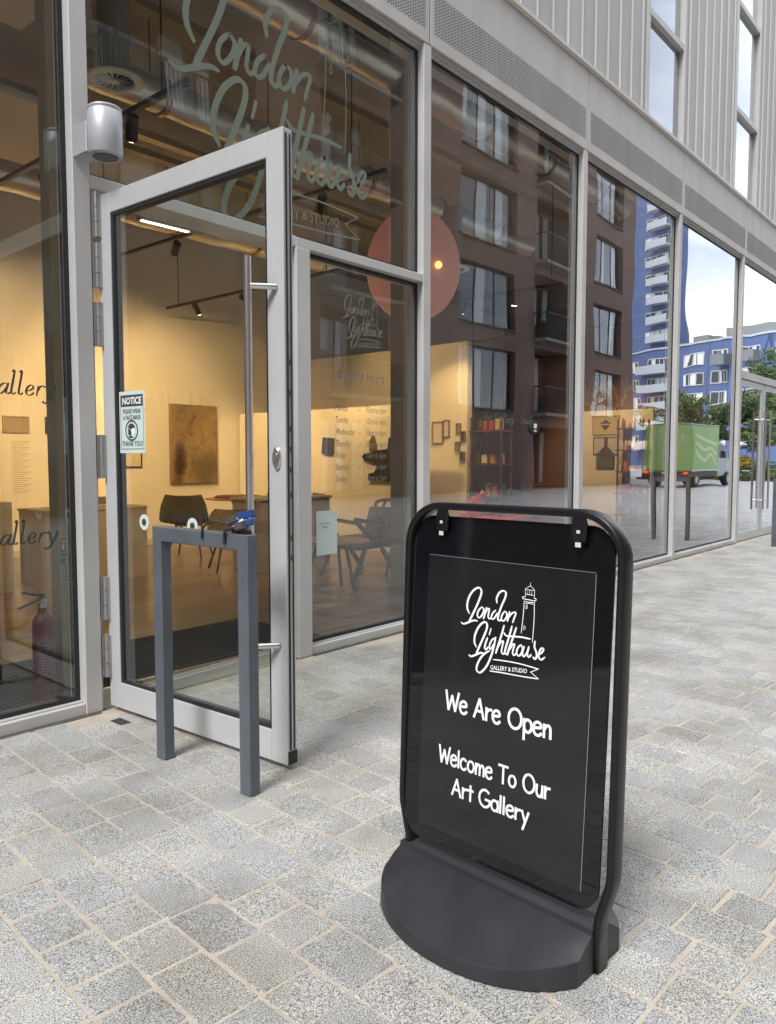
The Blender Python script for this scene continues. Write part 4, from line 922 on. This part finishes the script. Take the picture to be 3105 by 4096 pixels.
def shell_chair(x, y, rz, shell, legm, lb, seat_h=.44, back_h=.80, w_=.31, legs='four', grp='shell chairs around the tables'):
    t = thing('chair', lb, 'chair', grp, (x, y, 0), rz)
    # one curved shell: seat to back, facing +y (the back at -y)
    prof = [(.22, seat_h-.02), (.20, seat_h+.005), (.10, seat_h), (-.08, seat_h-.01), (-.17, seat_h+.03), (-.215, seat_h+.12), (-.24, seat_h+.24), (-.255, back_h)]
    q = spline([(0, a, b) for a, b in prof], 4); mb = MB(); nu = 12
    for side in (0, 1):
        for k, p in enumerate(q):
            f = k/(len(q)-1); ww = w_*(1-.18*max(0, (f-.8)/.2)**2)*(.92+.16*math.sin(math.pi*min(1, f*1.1)))
            for j in range(nu+1):
                u = -1+2*j/nu; lift = .035*u*u*(1 if f < .55 else .4); fwd = .075*u*u*(0 if f < .45 else (f-.45)/.55)
                mb.v.append((u*ww, p.y+fwd-(.012 if side else 0)*(f > .5), p.z+lift-(.014 if side else 0)*(f <= .5)))
    n = len(q)
    for side in (0, 1):
        o_ = side*n*(nu+1)
        for k in range(n-1):
            for j in range(nu):
                a = o_+k*(nu+1)+j; f_ = (a, a+1, a+nu+2, a+nu+1); mb.face(f_ if side else f_[::-1], True)
    for k in range(n-1):
        for j in (0, nu):
            a = k*(nu+1)+j; b = a+n*(nu+1); mb.face((a, a+nu+1, b+nu+1, b))
    for k in (0, n-1):
        for j in range(nu): a = k*(nu+1)+j; b = a+n*(nu+1); mb.face((a, a+1, b+1, b))
    mb.build('shell', shell, t)
    for sx in (-1, 1):
        for sy in (.16, -.14):
            MB().tube([(sx*.13, sy*.6, seat_h-.03), (sx*.23, sy*1.5, 0)], [.016, .011], 8).build('leg', legm, t)
    MB().box(-.15, .15, -.12, .12, seat_h-.035, seat_h-.02).build('under_frame', legm, t)
    return t
OLV = mat('dark_olive_shell', (.13, .135, .08), .55); OCH = mat('ochre_shell', (.27, .21, .085), .55); TEAL = mat('dark_teal_shell', (.03, .05, .05), .5)
BRN = mat('dark_leg', (.045, .03, .02), .5); BLM = mat('blue_grey_metal', (.13, .15, .19), .45); REDM = mat('red_shell', (.62, .05, .035), .45)
shell_chair(5.95, 8.45, R(-55), OLV, BRN, 'dark olive shell chair at the left of the round red table')
shell_chair(5.55, 7.05, R(-25), OCH, BRN, 'ochre shell chair with its back to the open door', .40, .70)
shell_chair(7.6, 8.85, R(80), TEAL, BRN, 'dark teal chair behind the pull handle')
shell_chair(7.0, 7.4, R(60), OCH, BRN, 'ochre shell chair half hidden by the lock stile')
tb = thing('round_table', 'small round table with red top on one leg', 'table', None, (6.95, 8.75, 0))
MB().lathe([(.40, .69), (.42, .70), (.41, .715)], (0,0,0), 32).build('table_top', mat('tan_top', (.42, .28, .18), .5), tb); MB().lathe([(.33, .7155), (.34, .735), (.30, .75)], (.05,0,0), 32).build('tray', mat('maroon_tray', (.18, .045, .03), .5), tb)
MB().lathe([(.20, 0), (.19, .02), (.035, .05), (.03, .62), (.09, .69)], (0,0,0), 20).build('leg', mat('terracotta_leg', (.28, .13, .08), .5), tb)
# behind the side light: lounge chair with sloping metal legs, round low table
lc = thing('lounge_chair', 'pale green lounge seat on slanted blue grey legs behind the side light', 'chair'); lc.location = (0, 0, 0)
SEAT = mat('sage_fabric', (.22, .22, .14), .8)
MB().box(5.92, 6.62, 5.45, 6.0, .30, .41).build('seat', SEAT, lc, .03, 3)
MB().obox((6.66, 5.72, .52), (.35, 0, .94), (0, 1, 0), (-.94, 0, .35), .20, .27, .04).build('backrest', SEAT, lc, .02, 2)
for y in (5.47, 5.97):
    MB().bar((5.90, y, .63), (6.52, y, .52), .018, .02).build('arm_rail', BLM, lc); MB().bar((5.91, y, .62), (6.14, y, .41), .018, .02).build('arm_strut', BLM, lc)
    MB().bar((6.05, y, .30), (5.88, y, .0), .016, .02).build('leg', BLM, lc); MB().bar((6.32, y, .30), (6.56, y, .0), .016, .02).build('leg', BLM, lc)
lt = thing('low_table', 'low round table with salmon top behind the side light', 'table', None, (5.30, 5.2, 0))
MB().lathe([(.34, .465), (.36, .475), (.355, .488)], (0,0,0), 36).build('table_top', mat('salmon_top', (.60, .34, .24), .5), lt)
for k in range(3): a = 2*math.pi*k/3+.5; MB().tube([(.16*math.cos(a), .16*math.sin(a), .465), (.29*math.cos(a), .29*math.sin(a), 0)], .016, 8).build('leg', BLM, lt)
oc = thing('basket_chair', 'olive yellow cane chair with curved arms behind the pillar', 'chair', None, (6.55, 5.25, 0))
CANE = mat('olive_cane', (.20, .16, .04), .6)
MB().lathe([(.30, .32), (.33, .36), (.30, .40), (.02, .41)], (0,0,0), 24).build('seat', CANE, oc)
for r_ in (.33, .36): MB().tube(spline([(-.33, -.1, .36), (-.36, .1, .62), (-.2, .33, .78), (.1, .36, .80), (.33, .2, .70), (.34, -.1, .36)], 6), .018, 8).build('arm_hoop', CANE, oc); break
MB().tube(spline([(-.2, .25, .38), (-.15, .33, .6), (0, .36, .8)], 5), .016, 8).build('back_slat', CANE, oc)
for k in range(4): a = math.pi/4+math.pi/2*k; MB().tube([(.2*math.cos(a), .2*math.sin(a), .33), (.27*math.cos(a), .27*math.sin(a), 0)], .014, 8).build('leg', CANE, oc)
# red armchair seen above the sign
rc = thing('red_chair', 'bright red angular lounge chair behind the top of the sign', 'chair', None, (8.95, 5.75, 0), R(0))
MB().obox((0, 0, .42), (1, 0, .08), (0, 1, 0), (-.08, 0, 1), .42, .34, .03).build('seat', REDM, rc, .012)
MB().prism([(-.30, .46), (.32, .50), (.30, .80), (-.02, .74)], (0, .30, 0), (1,0,0), (0,0,1), (0,1,0), .03).build('backrest', REDM, rc, .006)
MB().prism([(-.46, .36), (.42, .40), (.44, .52), (-.42, .44)], (0, -.37, 0), (1,0,0), (0,0,1), (0,1,0), .03).build('side_panel', REDM, rc, .006)
for sx, sy in ((-.34, -.26), (.34, -.26), (-.34, .26), (.34, .26)): MB().tube([(sx, sy, .40), (sx*1.1, sy*1.1, 0)], .014, 8).build('leg', BLM, rc)
# entrance mats
MAT = mat('ribbed_entrance_mat', (.022, .023, .025), .9, 0, .2, 60, .4, 160)
em = thing('entrance_mat', 'dark ribbed entrance mat inside the open doorway', 'mat'); em.location = (0, 0, 0)
box('mat_body', -2.5, 3.85, 3.88, 4.80, .0006, .006, MAT, em)
mb = MB(); x = -2.48
while x < 3.84: mb.box(x, x+.009, 3.885, 4.795, .0061, .0092); x += .03
tag(mb.build('ribs', mat('mat_rib', (.05, .052, .055), .8), em), kind='stuff')
box('mat_frame', -2.5, 3.85, 3.855, 3.879, .0006, .008, STEEL, em)
box('threshold', 1.99, 3.298, 3.56, 3.85, -.004, .007, mat('threshold_stone', (.36, .36, .31), .7, 0, .1, 30), em)
# fire extinguisher and sign
fx = thing('fire_extinguisher', 'dark red fire extinguisher standing on the floor behind the left pane', 'fire extinguisher', None, (1.835, 3.875, .0))
RED = mat('extinguisher_red', (.16, .016, .020), .35, 0, .06, 6)
MB().lathe([(.044, .004), (.052, .008), (.054, .02), (.054, .40), (.050, .432), (.036, .458), (.021, .472), (.019, .50)], (0,0,0), 28).build('cylinder', RED, fx)
MB().lathe([(.021, .5005), (.022, .512), (.018, .53), (.013, .545)], (0,0,0), 16).build('valve', STEEL, fx)
MB().tube([(-.012, 0, .545), (.016, 0, .56)], .012, 8).build('valve_head', BLK, fx)
MB().bar((.0, 0, .548), (-.125, -.01, .512), .008, .005).build('lower_handle', BLK, fx, .002); MB().tube(spline([(.015, 0, .562), (-.04, -.004, .572), (-.105, -.01, .590)], 5), .006, 8).build('upper_handle', BLK, fx)
MB().tube([(.03, 0, .53), (.0, 0, .53)], .006, 8).build('pin', STEEL, fx)
lb_ = MB(); n = 10
for k in range(n):
    a0, a1 = R(200+14*k), R(200+14*(k+1)); r_ = .0546
    lb_.quad((r_*math.cos(a0), r_*math.sin(a0), .13), (r_*math.cos(a1), r_*math.sin(a1), .13), (r_*math.cos(a1), r_*math.sin(a1), .34), (r_*math.cos(a0), r_*math.sin(a0), .34))
le = lb_.build('label', mat('extinguisher_label', (.13, .05, .055), .5), fx); mb = MB()
for q in range(12):
    for k in range(1, 8): 
        a0, a1 = R(204+14*k*.9), R(204+14*(k+1)*.9); r_ = .0550; z = .15+q*.0145
        if (q*3+k*5) % 7: mb.quad((r_*math.cos(a0), r_*math.sin(a0), z), (r_*math.cos(a1), r_*math.sin(a1), z), (r_*math.cos(a1), r_*math.sin(a1), z+.004), (r_*math.cos(a0), r_*math.sin(a0), z+.004))
mb.build('print', mat('label_print', (.28, .2, .2), .6), le)
fs = thing('fire_point_sign', 'small red and green fire point sign on the beige pillar', 'sign', None, (1.975, 3.898, .73)); PS = Plane((0,0,0), (1,0,0), (0,0,1))
MB().box(-.032, .032, -.004, 0, -.125, .125).build('plate', mat('cream_plate', (.32, .30, .20), .6), fs)
PS = Plane((0,-.0045,0), (1,0,0), (0,0,1)); mb = MB(); rect(mb, PS, -.027, .027, .04, .118); mb.build('red_panel', mat('sign_red', (.33, .05, .02), .6), fs)
mb = MB(); rect(mb, PS, -.027, .027, .018, .034); rect(mb, PS, -.027, -.004, -.02, .012); mb.build('green_panel', mat('sign_green', (.06, .12, .05), .6), fs)
mb = MB(); rect(mb, PS, .004, .012, .05, .108, .0015); rect(mb, PS, -.018, -.008, .055, .08, .0015); rect(mb, PS, -.018, -.004, .09, .098, .0015); mb.build('print', MOUNT, fs)
mb = MB()
for k in range(5): rect(mb, PS, -.02, .02-.006*(k % 3), -.11+k*.018, -.102+k*.018, .0015)
mb.build('print', mat('rust_print', (.3, .12, .04), .6), fs)

# ================================================================== SECOND ENTRANCE at the far end
dd = thing('double_door', 'pair of closed glass entrance doors with tall steel pulls at the far end', 'door'); dd.location = (0, 0, 0)
box('door_header', 12.304, 14.859, 3.555, 3.72, 2.475, 2.585, ALU, dd, .003)
xs = [12.32, 13.56, 13.60, 14.84]
for x0, x1 in ((12.32, 13.555), (13.605, 14.84)):
    for a, b, c, d in ((x0, x0+.085, .01, 2.46), (x1-.085, x1, .01, 2.46), (x0+.086, x1-.086, 2.37, 2.46), (x0+.086, x1-.086, .01, .14)):
        box('door_frame', a, b, 3.565, 3.615, c, d, ALU2, dd, .002)
    box('door_pane', x0+.087, x1-.087, 3.578, 3.602, .141, 2.369, GLASS, dd)
for x in (13.44, 13.72):
    hd = MB().tube([(x, 3.49, .45), (x, 3.49, 2.03)], .017, 14).build('pull_handle', STEEL, dd)
    for z in (.6, 1.9): MB().tube([(x, 3.49, z), (x, 3.564, z)], .012, 10).build('handle_arm', STEEL, hd)
glaze(12.303, 14.86, 2.587, HEAD_Z)
box('window_sill', 14.952, 17, YF+.006, 3.74, 0, .056, ALU, bld); glaze(14.95, 17.0, .064, HEAD_Z)
# ================================================================== ACROSS THE STREET (seen mirrored in the glass)
YB = -9.8
BRICK = brick_tex_mat('maroon_brick', (.20, .125, .108), (.165, .10, .088), (.16, .13, .118), .235, .075, .010, .85)
bb = thing('brick_building', 'dark maroon brick apartment block with recessed balconies across the street', 'building', None, (20, YB, 0)); bb.location = (0, 0, 0)
DARKW = mat('dark_room', (.02, .022, .026), .6); CURT = mat('white_curtain', (.82, .83, .82), .85, 0, .06, 3, aniso=(9, 9, .3)); FRD = mat('window_frame_dark', (.055, .05, .05), .5)
GLB = glass_mat('apartment_glazing', 3.0, (.92, .94, .94), .8)
BX0, BX1, BZ = -16.0, 40.0, 19.6
floors = [(0.0, 0), (3.30, 1), (6.48, 2), (9.72, 3), (12.95, 4), (16.15, 5)]
wins, balc = [], []
for zf, k in floors:
    z0, z1 = zf+.05, zf+2.35
    for x0, x1 in ((24.15, 28.1), (35.2, 38.6), (1.5, 4.6), (-12, -9)):
        if k: wins.append((x0, x1, z0, z1))
    for x0, x1 in ((29.7, 32.8), (16.8, 20.1), (9.6, 14.4), (-5.5, -2)):
        balc.append((x0, x1, zf-.02 if k else .0, zf+2.72))
ops = wins+balc
xsx = sorted(set([BX0, BX1]+[o[0] for o in ops]+[o[1] for o in ops])); zsz = sorted(set([0, BZ]+[o[2] for o in ops]+[o[3] for o in ops]))
mb = MB()
for i in range(len(xsx)-1):
    for j in range(len(zsz)-1):
        cx, cz = (xsx[i]+xsx[i+1])/2, (zsz[j]+zsz[j+1])/2
        if any(o[0] < cx < o[1] and o[2] < cz < o[3] for o in ops): continue
        mb.quad((xsx[i+1], YB, zsz[j]), (xsx[i], YB, zsz[j]), (xsx[i], YB, zsz[j+1]), (xsx[i+1], YB, zsz[j+1]))
for x0, x1, z0, z1 in ops:
    dp = .28 if (x0, x1, z0, z1) in wins else 1.5
    mb.quad((x0, YB, z0), (x0, YB, z1), (x0, YB-dp, z1), (x0, YB-dp, z0)); mb.quad((x1, YB, z1), (x1, YB, z0), (x1, YB-dp, z0), (x1, YB-dp, z1))
    mb.quad((x0, YB, z1), (x1, YB, z1), (x1, YB-dp, z1), (x0, YB-dp, z1)); mb.quad((x1, YB, z0), (x0, YB, z0), (x0, YB-dp, z0), (x1, YB-dp, z0))
mb.quad((BX1, YB, 0), (BX1, YB, BZ), (BX1, YB-14, BZ), (BX1, YB-14, 0)); mb.quad((BX0, YB, 0), (BX0, YB-14, 0), (BX0, YB-14, BZ), (BX0, YB, BZ)); mb.quad((BX0, YB, BZ), (BX0, YB-14, BZ), (BX1, YB-14, BZ), (BX1, YB, BZ))
mb.build('wall', BRICK, bb)
MB().box(BX0+.1, BX1-.1, YB-13.9, YB-3.2, 0, BZ-.1).build('inner_block', DARKW, bb)
rw = random.Random(4)
def window(x0, x1, z0, z1, y, cols, fr=FRD, pc=.68):
    f = MB(); n = cols; f.box(x0, x1, y-.06, y, z0, z0+.06).box(x0, x1, y-.06, y, z1-.06, z1)
    for k in range(n+1): xx = x0+(x1-x0-.06)*k/n; f.box(xx, xx+.06, y-.055, y+.002, z0+.061, z1-.061)
    w_ = f.build('window', fr, bb)
    MB().box(x0+.05, x1-.05, y-.045, y-.02, z0+.05, z1-.05).build('pane', GLB, w_)
    MB().quad((x0, y-1.2, z0), (x1, y-1.2, z0), (x1, y-1.2, z1), (x0, y-1.2, z1)).build('room', DARKW, w_)
    c = MB()
    for k in range(n):
        if rw.random() < pc: a = x0+(x1-x0)*k/n+(x1-x0)/n*.1; b = a+(x1-x0)/n*rw.uniform(.3, .8); zb = z0+.05 if rw.random() < .7 else z0+(z1-z0)*rw.uniform(.3, .6); c.box(a+.02, b, y-.10, y-.08, zb, z1-.03)
    if c.v: c.build('curtain', CURT, w_)
    s_ = MB().box(x0-.03, x1+.03, y+.0, y+.31, z0-.07, z0-.012).build('sill', FRD, w_)
for x0, x1, z0, z1 in wins: window(x0+.003, x1-.003, z0+.003, z1-.003, YB-.22, 3 if x1-x0 > 3.2 else 2)
RAIL = mat('balcony_rail_paint', (.035, .038, .042), .5); SLAB = mat('balcony_slab', (.22, .21, .20), .7); GRN = mat('dark_green_panel', (.035, .06, .055), .35)
for x0, x1, z0, z1 in balc:
    window(x0+.02, x1-.02, z0+.15, z1-.12, YB-1.0, 4, FRD, .85)
    if z0 > 1:
        b_ = MB().box(x0-.05, x1+.05, YB-.95, YB+.55, z0-.13, z0+.0).build('balcony', SLAB, bb)
        r_ = MB(); r_.box(x0-.05, x1+.05, YB+.50, YB+.545, z0+1.08, z0+1.13); x = x0-.04
        while x < x1+.05: r_.box(x, x+.022, YB+.51, YB+.535, z0+.002, z0+1.079); x += .125
        for xe in (x0-.045, x1+.03):
            yy = YB+.05; r_.box(xe, xe+.015, YB+.01, YB+.50, z0+1.08, z0+1.13)
            while yy < YB+.5: r_.box(xe, xe+.015, yy, yy+.014, z0+.002, z0+1.079); yy += .115
        r_.build('railing', RAIL, b_)
        if x0 < 10: MB().box(x0-.02, x0+1.6, YB+.47, YB+.495, z0+.05, z0+1.05).build('screen', GRN, b_)
# blue apartment quarter at the end of the street
BLUE = mat('ultramarine_render', (.095, .14, .29), .7, 0, .08, .4); BLUE2 = mat('blue_brick', (.105, .155, .31), .75, 0, .12, 1.2); PALE = mat('pale_balcony', (.50, .53, .56), .6); WFR = mat('white_window_frame', (.62, .60, .55), .6)
P0 = Vector((115.2, 7.22-48.4, 0)); dv = Vector((-.314, .949, 0)); nv_ = Vector((-.949, -.314, 0))     # along the face, toward the viewer
class Face:
    def __init__(s, o, u, n): s.o, s.u, s.n = Vector(o), Vector(u), Vector(n)
    def bx(s, mb, a0, a1, z0, z1, d0, d1):
        c = s.o+s.u*((a0+a1)/2)+s.n*((d0+d1)/2)+Vector((0,0,(z0+z1)/2)); return mb.obox(c, s.u, s.n, (0,0,1), abs(a1-a0)/2, abs(d1-d0)/2, abs(z1-z0)/2)
FL = Face(P0, dv, nv_)
lo = thing('blue_low_block', 'long ultramarine apartment block with white windows at the street end', 'building', None, P0); lo.location = (0, 0, 0)
mb = MB(); FL.bx(mb, -24, 34, 0, 17.5, -12, 0); mb.build('wall', BLUE, lo); mb = MB(); FL.bx(mb, -24, 34, 17.5, 17.75, -12.2, .15); mb.build('roof_edge', PALE, lo)
for a in (-4, 7, 12.3, 16.8, 21.3, 26): mb = MB(); FL.bx(mb, a, a+.1, 0, 17.4, 0, .03); mb.build('wall_joint', mat('dark_joint', (.05, .07, .15), .8), lo)
for a0, a1, z0, z1 in ((8.4, 10.5, 17.8, 18.9), (14.1, 20.8, 17.8, 19.3), (-2, 6, 17.8, 18.5)):
    mb = MB(); FL.bx(mb, a0, a1, z0, z1, -7, -2); mb.build('roof_box', mat('roof_grey', (.22, .23, .22), .7), lo)
def fwin(F, par, a0, a1, z0, z1, cols=4, frame=WFR):
    m = MB(); n = cols
    F.bx(m, a0, a1, z0, z0+.12, 0, .12); F.bx(m, a0, a1, z1-.12, z1, 0, .1)
    for k in range(n+1): a = a0+(a1-a0-.12)*k/n; F.bx(m, a, a+.12, z0+.13, z1-.13, 0, .1)
    w_ = m.build('window', frame, par); m = MB(); F.bx(m, a0+.1, a1-.1, z0+.1, z1-.1, .02, .05); m.build('pane', mat('far_pane', (.04, .05, .06), .08), w_)
    m = MB()
    for k in range(n):
        if rw.random() < .4: a = a0+(a1-a0)*k/n+.14; F.bx(m, a, a+(a1-a0)/n-.16, z0+.14, z1-.14, .052, .06)
    if m.v: m.build('curtain', CURT, w_)
for z in (14.5, 11.7, 8.9, 6.1, 3.2):
    for a0, a1 in ((8.8, 11.6), (13.0, 15.8), (17.6, 20.4), (22.2, 25.0), (-.7, .5), (27, 29.8)): fwin(FL, lo, a0, a1, z, z+1.75, 4 if a1-a0 > 2 else 2)
    fwin(FL, lo, 2.2, 5.8, z-.3, z+1.8, 5)
    b_ = MB(); FL.bx(b_, 1.1, 6.4, z-.45, z-.25, 0.13, 1.6); FL.bx(b_, 1.1, 6.4, z-.24, z+.75, 1.5, 1.6); FL.bx(b_, 1.1, 1.2, z-.24, z+.75, .13, 1.49); b_.build('balcony', PALE, lo)
for a0, a1, z in ((13.9, 16.4, 14.0), (18.2, 20.4, 14.1)):
    b_ = MB(); FL.bx(b_, a0, a1, z, z+1.45, .2, 1.9); b_.build('balcony', mat('grey_box_balcony', (.2, .21, .22), .6), lo)
tw = thing('blue_tower', 'tall ultramarine apartment tower with stacked pale balconies', 'building', None, P0); tw.location = (0, 0, 0)
FT = Face(P0-nv_*1, dv, nv_)
mb = MB(); FT.bx(mb, -9, 5.7, 0, 46, -3.3, 0); mb.build('wall', BLUE2, tw)
for z in range(8, 46, 3): mb = MB(); FT.bx(mb, -9, 5.72, z+.2, z+.27, 0, .04); mb.build('string_course', mat('pale_course', (.25, .29, .4), .7), tw)
k = 0; z = 19.0
while z < 43:
    fwin(FT, tw, .4, 4.7, z, z+1.6, 4); b_ = MB(); FT.bx(b_, 1.7, 5.4, z-.35, z-.15, .13, 1.6); FT.bx(b_, 1.7, 5.4, z-.14, z+.7, 1.5, 1.6); FT.bx(b_, 1.7, 1.8, z-.14, z+.7, .13, 1.49); b_.build('balcony', PALE, tw)
    z += 2.75
pt_ = thing('pale_tower', 'distant pale gridded high rise beyond the blue block', 'building'); pt_.location = (0, 0, 0)
FP = Face(P0+dv*44-nv_*120, dv, nv_); mb = MB(); FP.bx(mb, -2, 30, 0, 52, -15, 0); mb.build('wall', mat('pale_concrete', (.45, .47, .48), .8), pt_)
mb = MB()
for zz in range(2, 52, 3):
    for aa in range(0, 29, 3): FP.bx(mb, aa-.8, aa+1.2, zz, zz+2, .01, .1)
mb.build('windows', mat('far_pane', (.04, .05, .06), .08), pt_)
# street end beyond the near end of the brick block, closing the view behind the camera
eb = thing('end_building', 'dark brick block closing the street behind the viewer', 'building'); eb.location = (0, 0, 0)
MB().box(-34, -24, -22, 14, 0, 17).build('wall', BRICK, eb)
mb = MB()
for zz in range(1, 16, 3):
    for yy in range(-20, 12, 4): mb.box(-23.99, -23.9, yy, yy+1.8, zz, zz+1.9)
mb.build('windows', mat('far_pane', (.04, .05, .06), .08), eb)

# ---- green box van
vn = thing('box_van', 'bright green box van with white cab seen mirrored in the glass', 'van', None, (36.0, -6.3, 0), R(5))
VG = mat('leaf_green_paint', (.22, .38, .13), .35, 0, .03, 2); VW = mat('white_van_paint', (.36, .37, .38), .35); TYR = mat('tyre_rubber', (.02, .02, .02), .8)
MB().box(0, 3.0, -1.15, 1.15, .72, 2.86).build('box_body', VG, vn, .03, 2)
d_ = MB().box(-.02, -.0005, -1.08, -.01, .78, 2.78).box(-.02, -.0005, .01, 1.08, .78, 2.78).build('rear_door', VG, vn, .006)
mb = MB(); PV = Plane((-.0215, 0, 0), (0, -1, 0), (0, 0, 1)); PV2 = PV
mb.lathe([(.13, 0), (.13, .002)], (-.0215, .66, 2.3), 18, ax=(Vector((0,1,0)), Vector((0,0,1)), Vector((-1,0,0))))
rect(mb, PV, -.95, -.2, 2.0, 2.05)
for k in range(6): rect(mb, PV, .35, .95, 2.55-k*.12, 2.6-k*.12)
for k in range(4): rect(mb, PV, -.9+k*.05, -.87+k*.05, .85, 1.0)
mb.build('print', VINYL_L, d_)
for y in (-.85, -.2, .2, .85): MB().tube([(-.035, y, .82), (-.035, y, 2.74)], .016, 8).build('lock_rod', mat('zinc_rod', (.5, .52, .5), .4, .6), vn)
for z in (.95, 1.5, 2.1, 2.6):
    for y in (-1.09, 1.03): MB().box(-.032, -.021, y, y+.06, z, z+.09).build('door_hinge', mat('zinc_rod', (.5, .52, .5), .4, .6), vn)
MB().box(-.005, 3.01, -1.16, 1.16, 2.865, 2.91).build('roof_trim', VW, vn, .01); MB().box(-.006, 3.01, -1.165, -1.152, .72, .80).box(-.006, 3.01, 1.152, 1.165, .72, .80).build('side_rail', mat('zinc_rod', (.5, .52, .5), .4, .6), vn)
sp_ = MB(); PSD = Plane((1.5, 1.1515, 0), (-1, 0, 0), (0, 0, 1))
for k in range(3): ribbon(sp_, PSD, [(-1.2, 1.0+k*.5), (-.4, 1.5+k*.3), (.5, 1.2+k*.5), (1.3, 1.7+k*.35)], .16)
sp_.build('side_graphic', mat('pale_graphic', (.5, .55, .3), .5), vn)
MB().box(-.1, 3.0, -1.1, 1.1, .48, .70).build('chassis', mat('chassis_dark', (.04, .04, .045), .6), vn); MB().box(-.16, -.11, -1.1, 1.1, .44, .62).build('bumper', mat('chassis_dark', (.04, .04, .045), .6), vn)
for y in (-.92, .92): MB().box(-.13, -.101, y-.12, y+.12, .625, .72).build('tail_light', mat('tail_red', (.7, .03, .02), .3, emit=(1, .05, .03), estr=.8), vn)
MB().box(-.135, -.1005, -.26, .26, .63, .71).build('number_plate', mat('plate_yellow', (.6, .5, .1), .5), vn)
cabp = [(3.05, .45), (5.0, .45), (5.1, .75), (5.0, 1.15), (4.55, 1.35), (4.0, 2.1), (3.05, 2.2)]
MB().prism(cabp, (0, 1.0, 0), (1,0,0), (0,0,1), (0,-1,0), 2.0).build('cab', VW, vn, .05, 2)
for y in (1.002, -1.002-.01): MB().prism([(3.3, 1.35), (4.35, 1.35), (3.95, 1.98), (3.3, 2.02)], (0, y+.01, 0), (1,0,0), (0,0,1), (0,-1,0), .01).build('side_window', mat('far_pane', (.04, .05, .06), .08), vn)
for y in (1.2, -1.2): MB().box(4.25, 4.38, y-.1, y+.1, 1.35, 1.7).build('mirror', BLK, vn, .02)
for x in (.75, 4.15):
    for y in (-.95, .95):
        w_ = MB().lathe([(.20, -.12), (.33, -.12), (.35, -.08), (.35, .08), (.33, .12), (.20, .12)], (x, y, .35), 24, ax=(Vector((1,0,0)), Vector((0,0,1)), Vector((0,-1,0)))).build('wheel', TYR, vn)
        MB().lathe([(.19, -.125), (.19, .125)], (x, y, .35), 18, ax=(Vector((1,0,0)), Vector((0,0,1)), Vector((0,-1,0)))).build('rim', mat('grey_rim', (.4, .4, .42), .4, .5), w_)
# ---- planting
LEAF = [mat('leaf_mid', (.075, .125, .035), .6, 0, .3, 3), mat('leaf_light', (.13, .18, .05), .6, 0, .3, 3), mat('leaf_yellow', (.42, .34, .03), .6)]
BARK = mat('bark', (.10, .075, .055), .9, 0, .2, 8, .5, 30)
def leaves(mb, c, r_, n, size, rq):
    for _ in range(n):
        while True:
            p = Vector((rq.uniform(-1, 1), rq.uniform(-1, 1), rq.uniform(-1, 1)))
            if p.length < 1: break
        p = Vector(c)+Vector((p.x*r_[0], p.y*r_[1], p.z*r_[2])); a = Vector((rq.gauss(0, 1), rq.gauss(0, 1), rq.gauss(0, 1))).normalized(); b = a.orthogonal().normalized()
        s_ = size*rq.uniform(.6, 1.3); mb.quad(p-a*s_, p+b*s_*.5, p+a*s_, p-b*s_*.5)
def tree(x, y, h, spread, lb, seed, m=0):
    t = thing('street_tree', lb, 'tree', 'young trees in the planting at the street end', (x, y, 0)); rq = random.Random(seed)
    mb = MB(); mb.tube(spline([(0,0,0), (.05,.03,h*.3), (-.04,.05,h*.6), (.02,0,h*.95)], 5), [.13-.006*k for k in range(16)], 8); ends = []
    for k in range(11):
        z = h*rq.uniform(.3, .8); a = rq.uniform(0, 6.28); L = spread*rq.uniform(.5, 1.0); e = Vector((math.cos(a)*L, math.sin(a)*L, z+h*rq.uniform(.08, .24))); mb.tube([(0,0,z), (e.x*.5, e.y*.5, (z+e.z)/2+.1), tuple(e)], [.05, .035, .015], 6); ends.append(e)
    mb.build('trunk', BARK, t); mb = MB(); m2 = MB()
    for e in ends+[Vector((0,0,h*.95))]:
        for _ in range(3):
            c = e+Vector((rq.uniform(-.5,.5), rq.uniform(-.5,.5), rq.uniform(-.4,.4)))*spread*.6; r_ = spread*rq.uniform(.22, .42); leaves(mb if rq.random() < .6 else m2, c, (r_, r_, r_*.7), 90, .13, rq)
    mb.build('crown', LEAF[m], t); m2.build('crown', LEAF[1], t)
tree(51.5, -6.3, 5.4, 1.7, 'young tree with loose crown right of the mirrored van', 1); tree(53.5, -4.4, 7.0, 2.0, 'taller tree at the right end of the planting', 2)
tree(52.5, -8.3, 5.0, 1.6, 'bushy tree behind the roof of the mirrored van', 3); tree(52.8, -10.6, 5.2, 1.8, 'leafy tree left of the mirrored van', 4, 1); tree(54.5, -12.6, 5.0, 1.9, 'tree at the corner of the brick block', 5); tree(55.5, -5.6, 8.2, 2.2, 'tallest tree overhanging the planting', 6)
rb = random.Random(8); mb = MB(); my = MB(); ml = MB()
for _ in range(70):
    x, y = rb.uniform(50.2, 56), rb.uniform(-11, -2.5); r_ = rb.uniform(.35, .7); leaves(rb.choice((mb, ml)), (x, y, r_*.8), (r_, r_, r_), 70, .10, rb)
for _ in range(12): leaves(my, (50.3+rb.uniform(0, .8), -6.6+rb.uniform(-.7, .7), 1.1+rb.uniform(-.2, .3)), (.35, .35, .3), 40, .09, rb)
bed = tag(mb.build('shrub_bed', LEAF[0]), 'dense green shrubs with yellow flowers in the bed at the street end', 'shrubs', kind='stuff'); ml.build('shrub', LEAF[1], bed); my.build('flowers', LEAF[2], bed)
tag(MB().box(50.0, 57, -13.5, -2, -.01, .12).build('planting_bed', mat('soil', (.05, .04, .03), .95)), kind='structure')
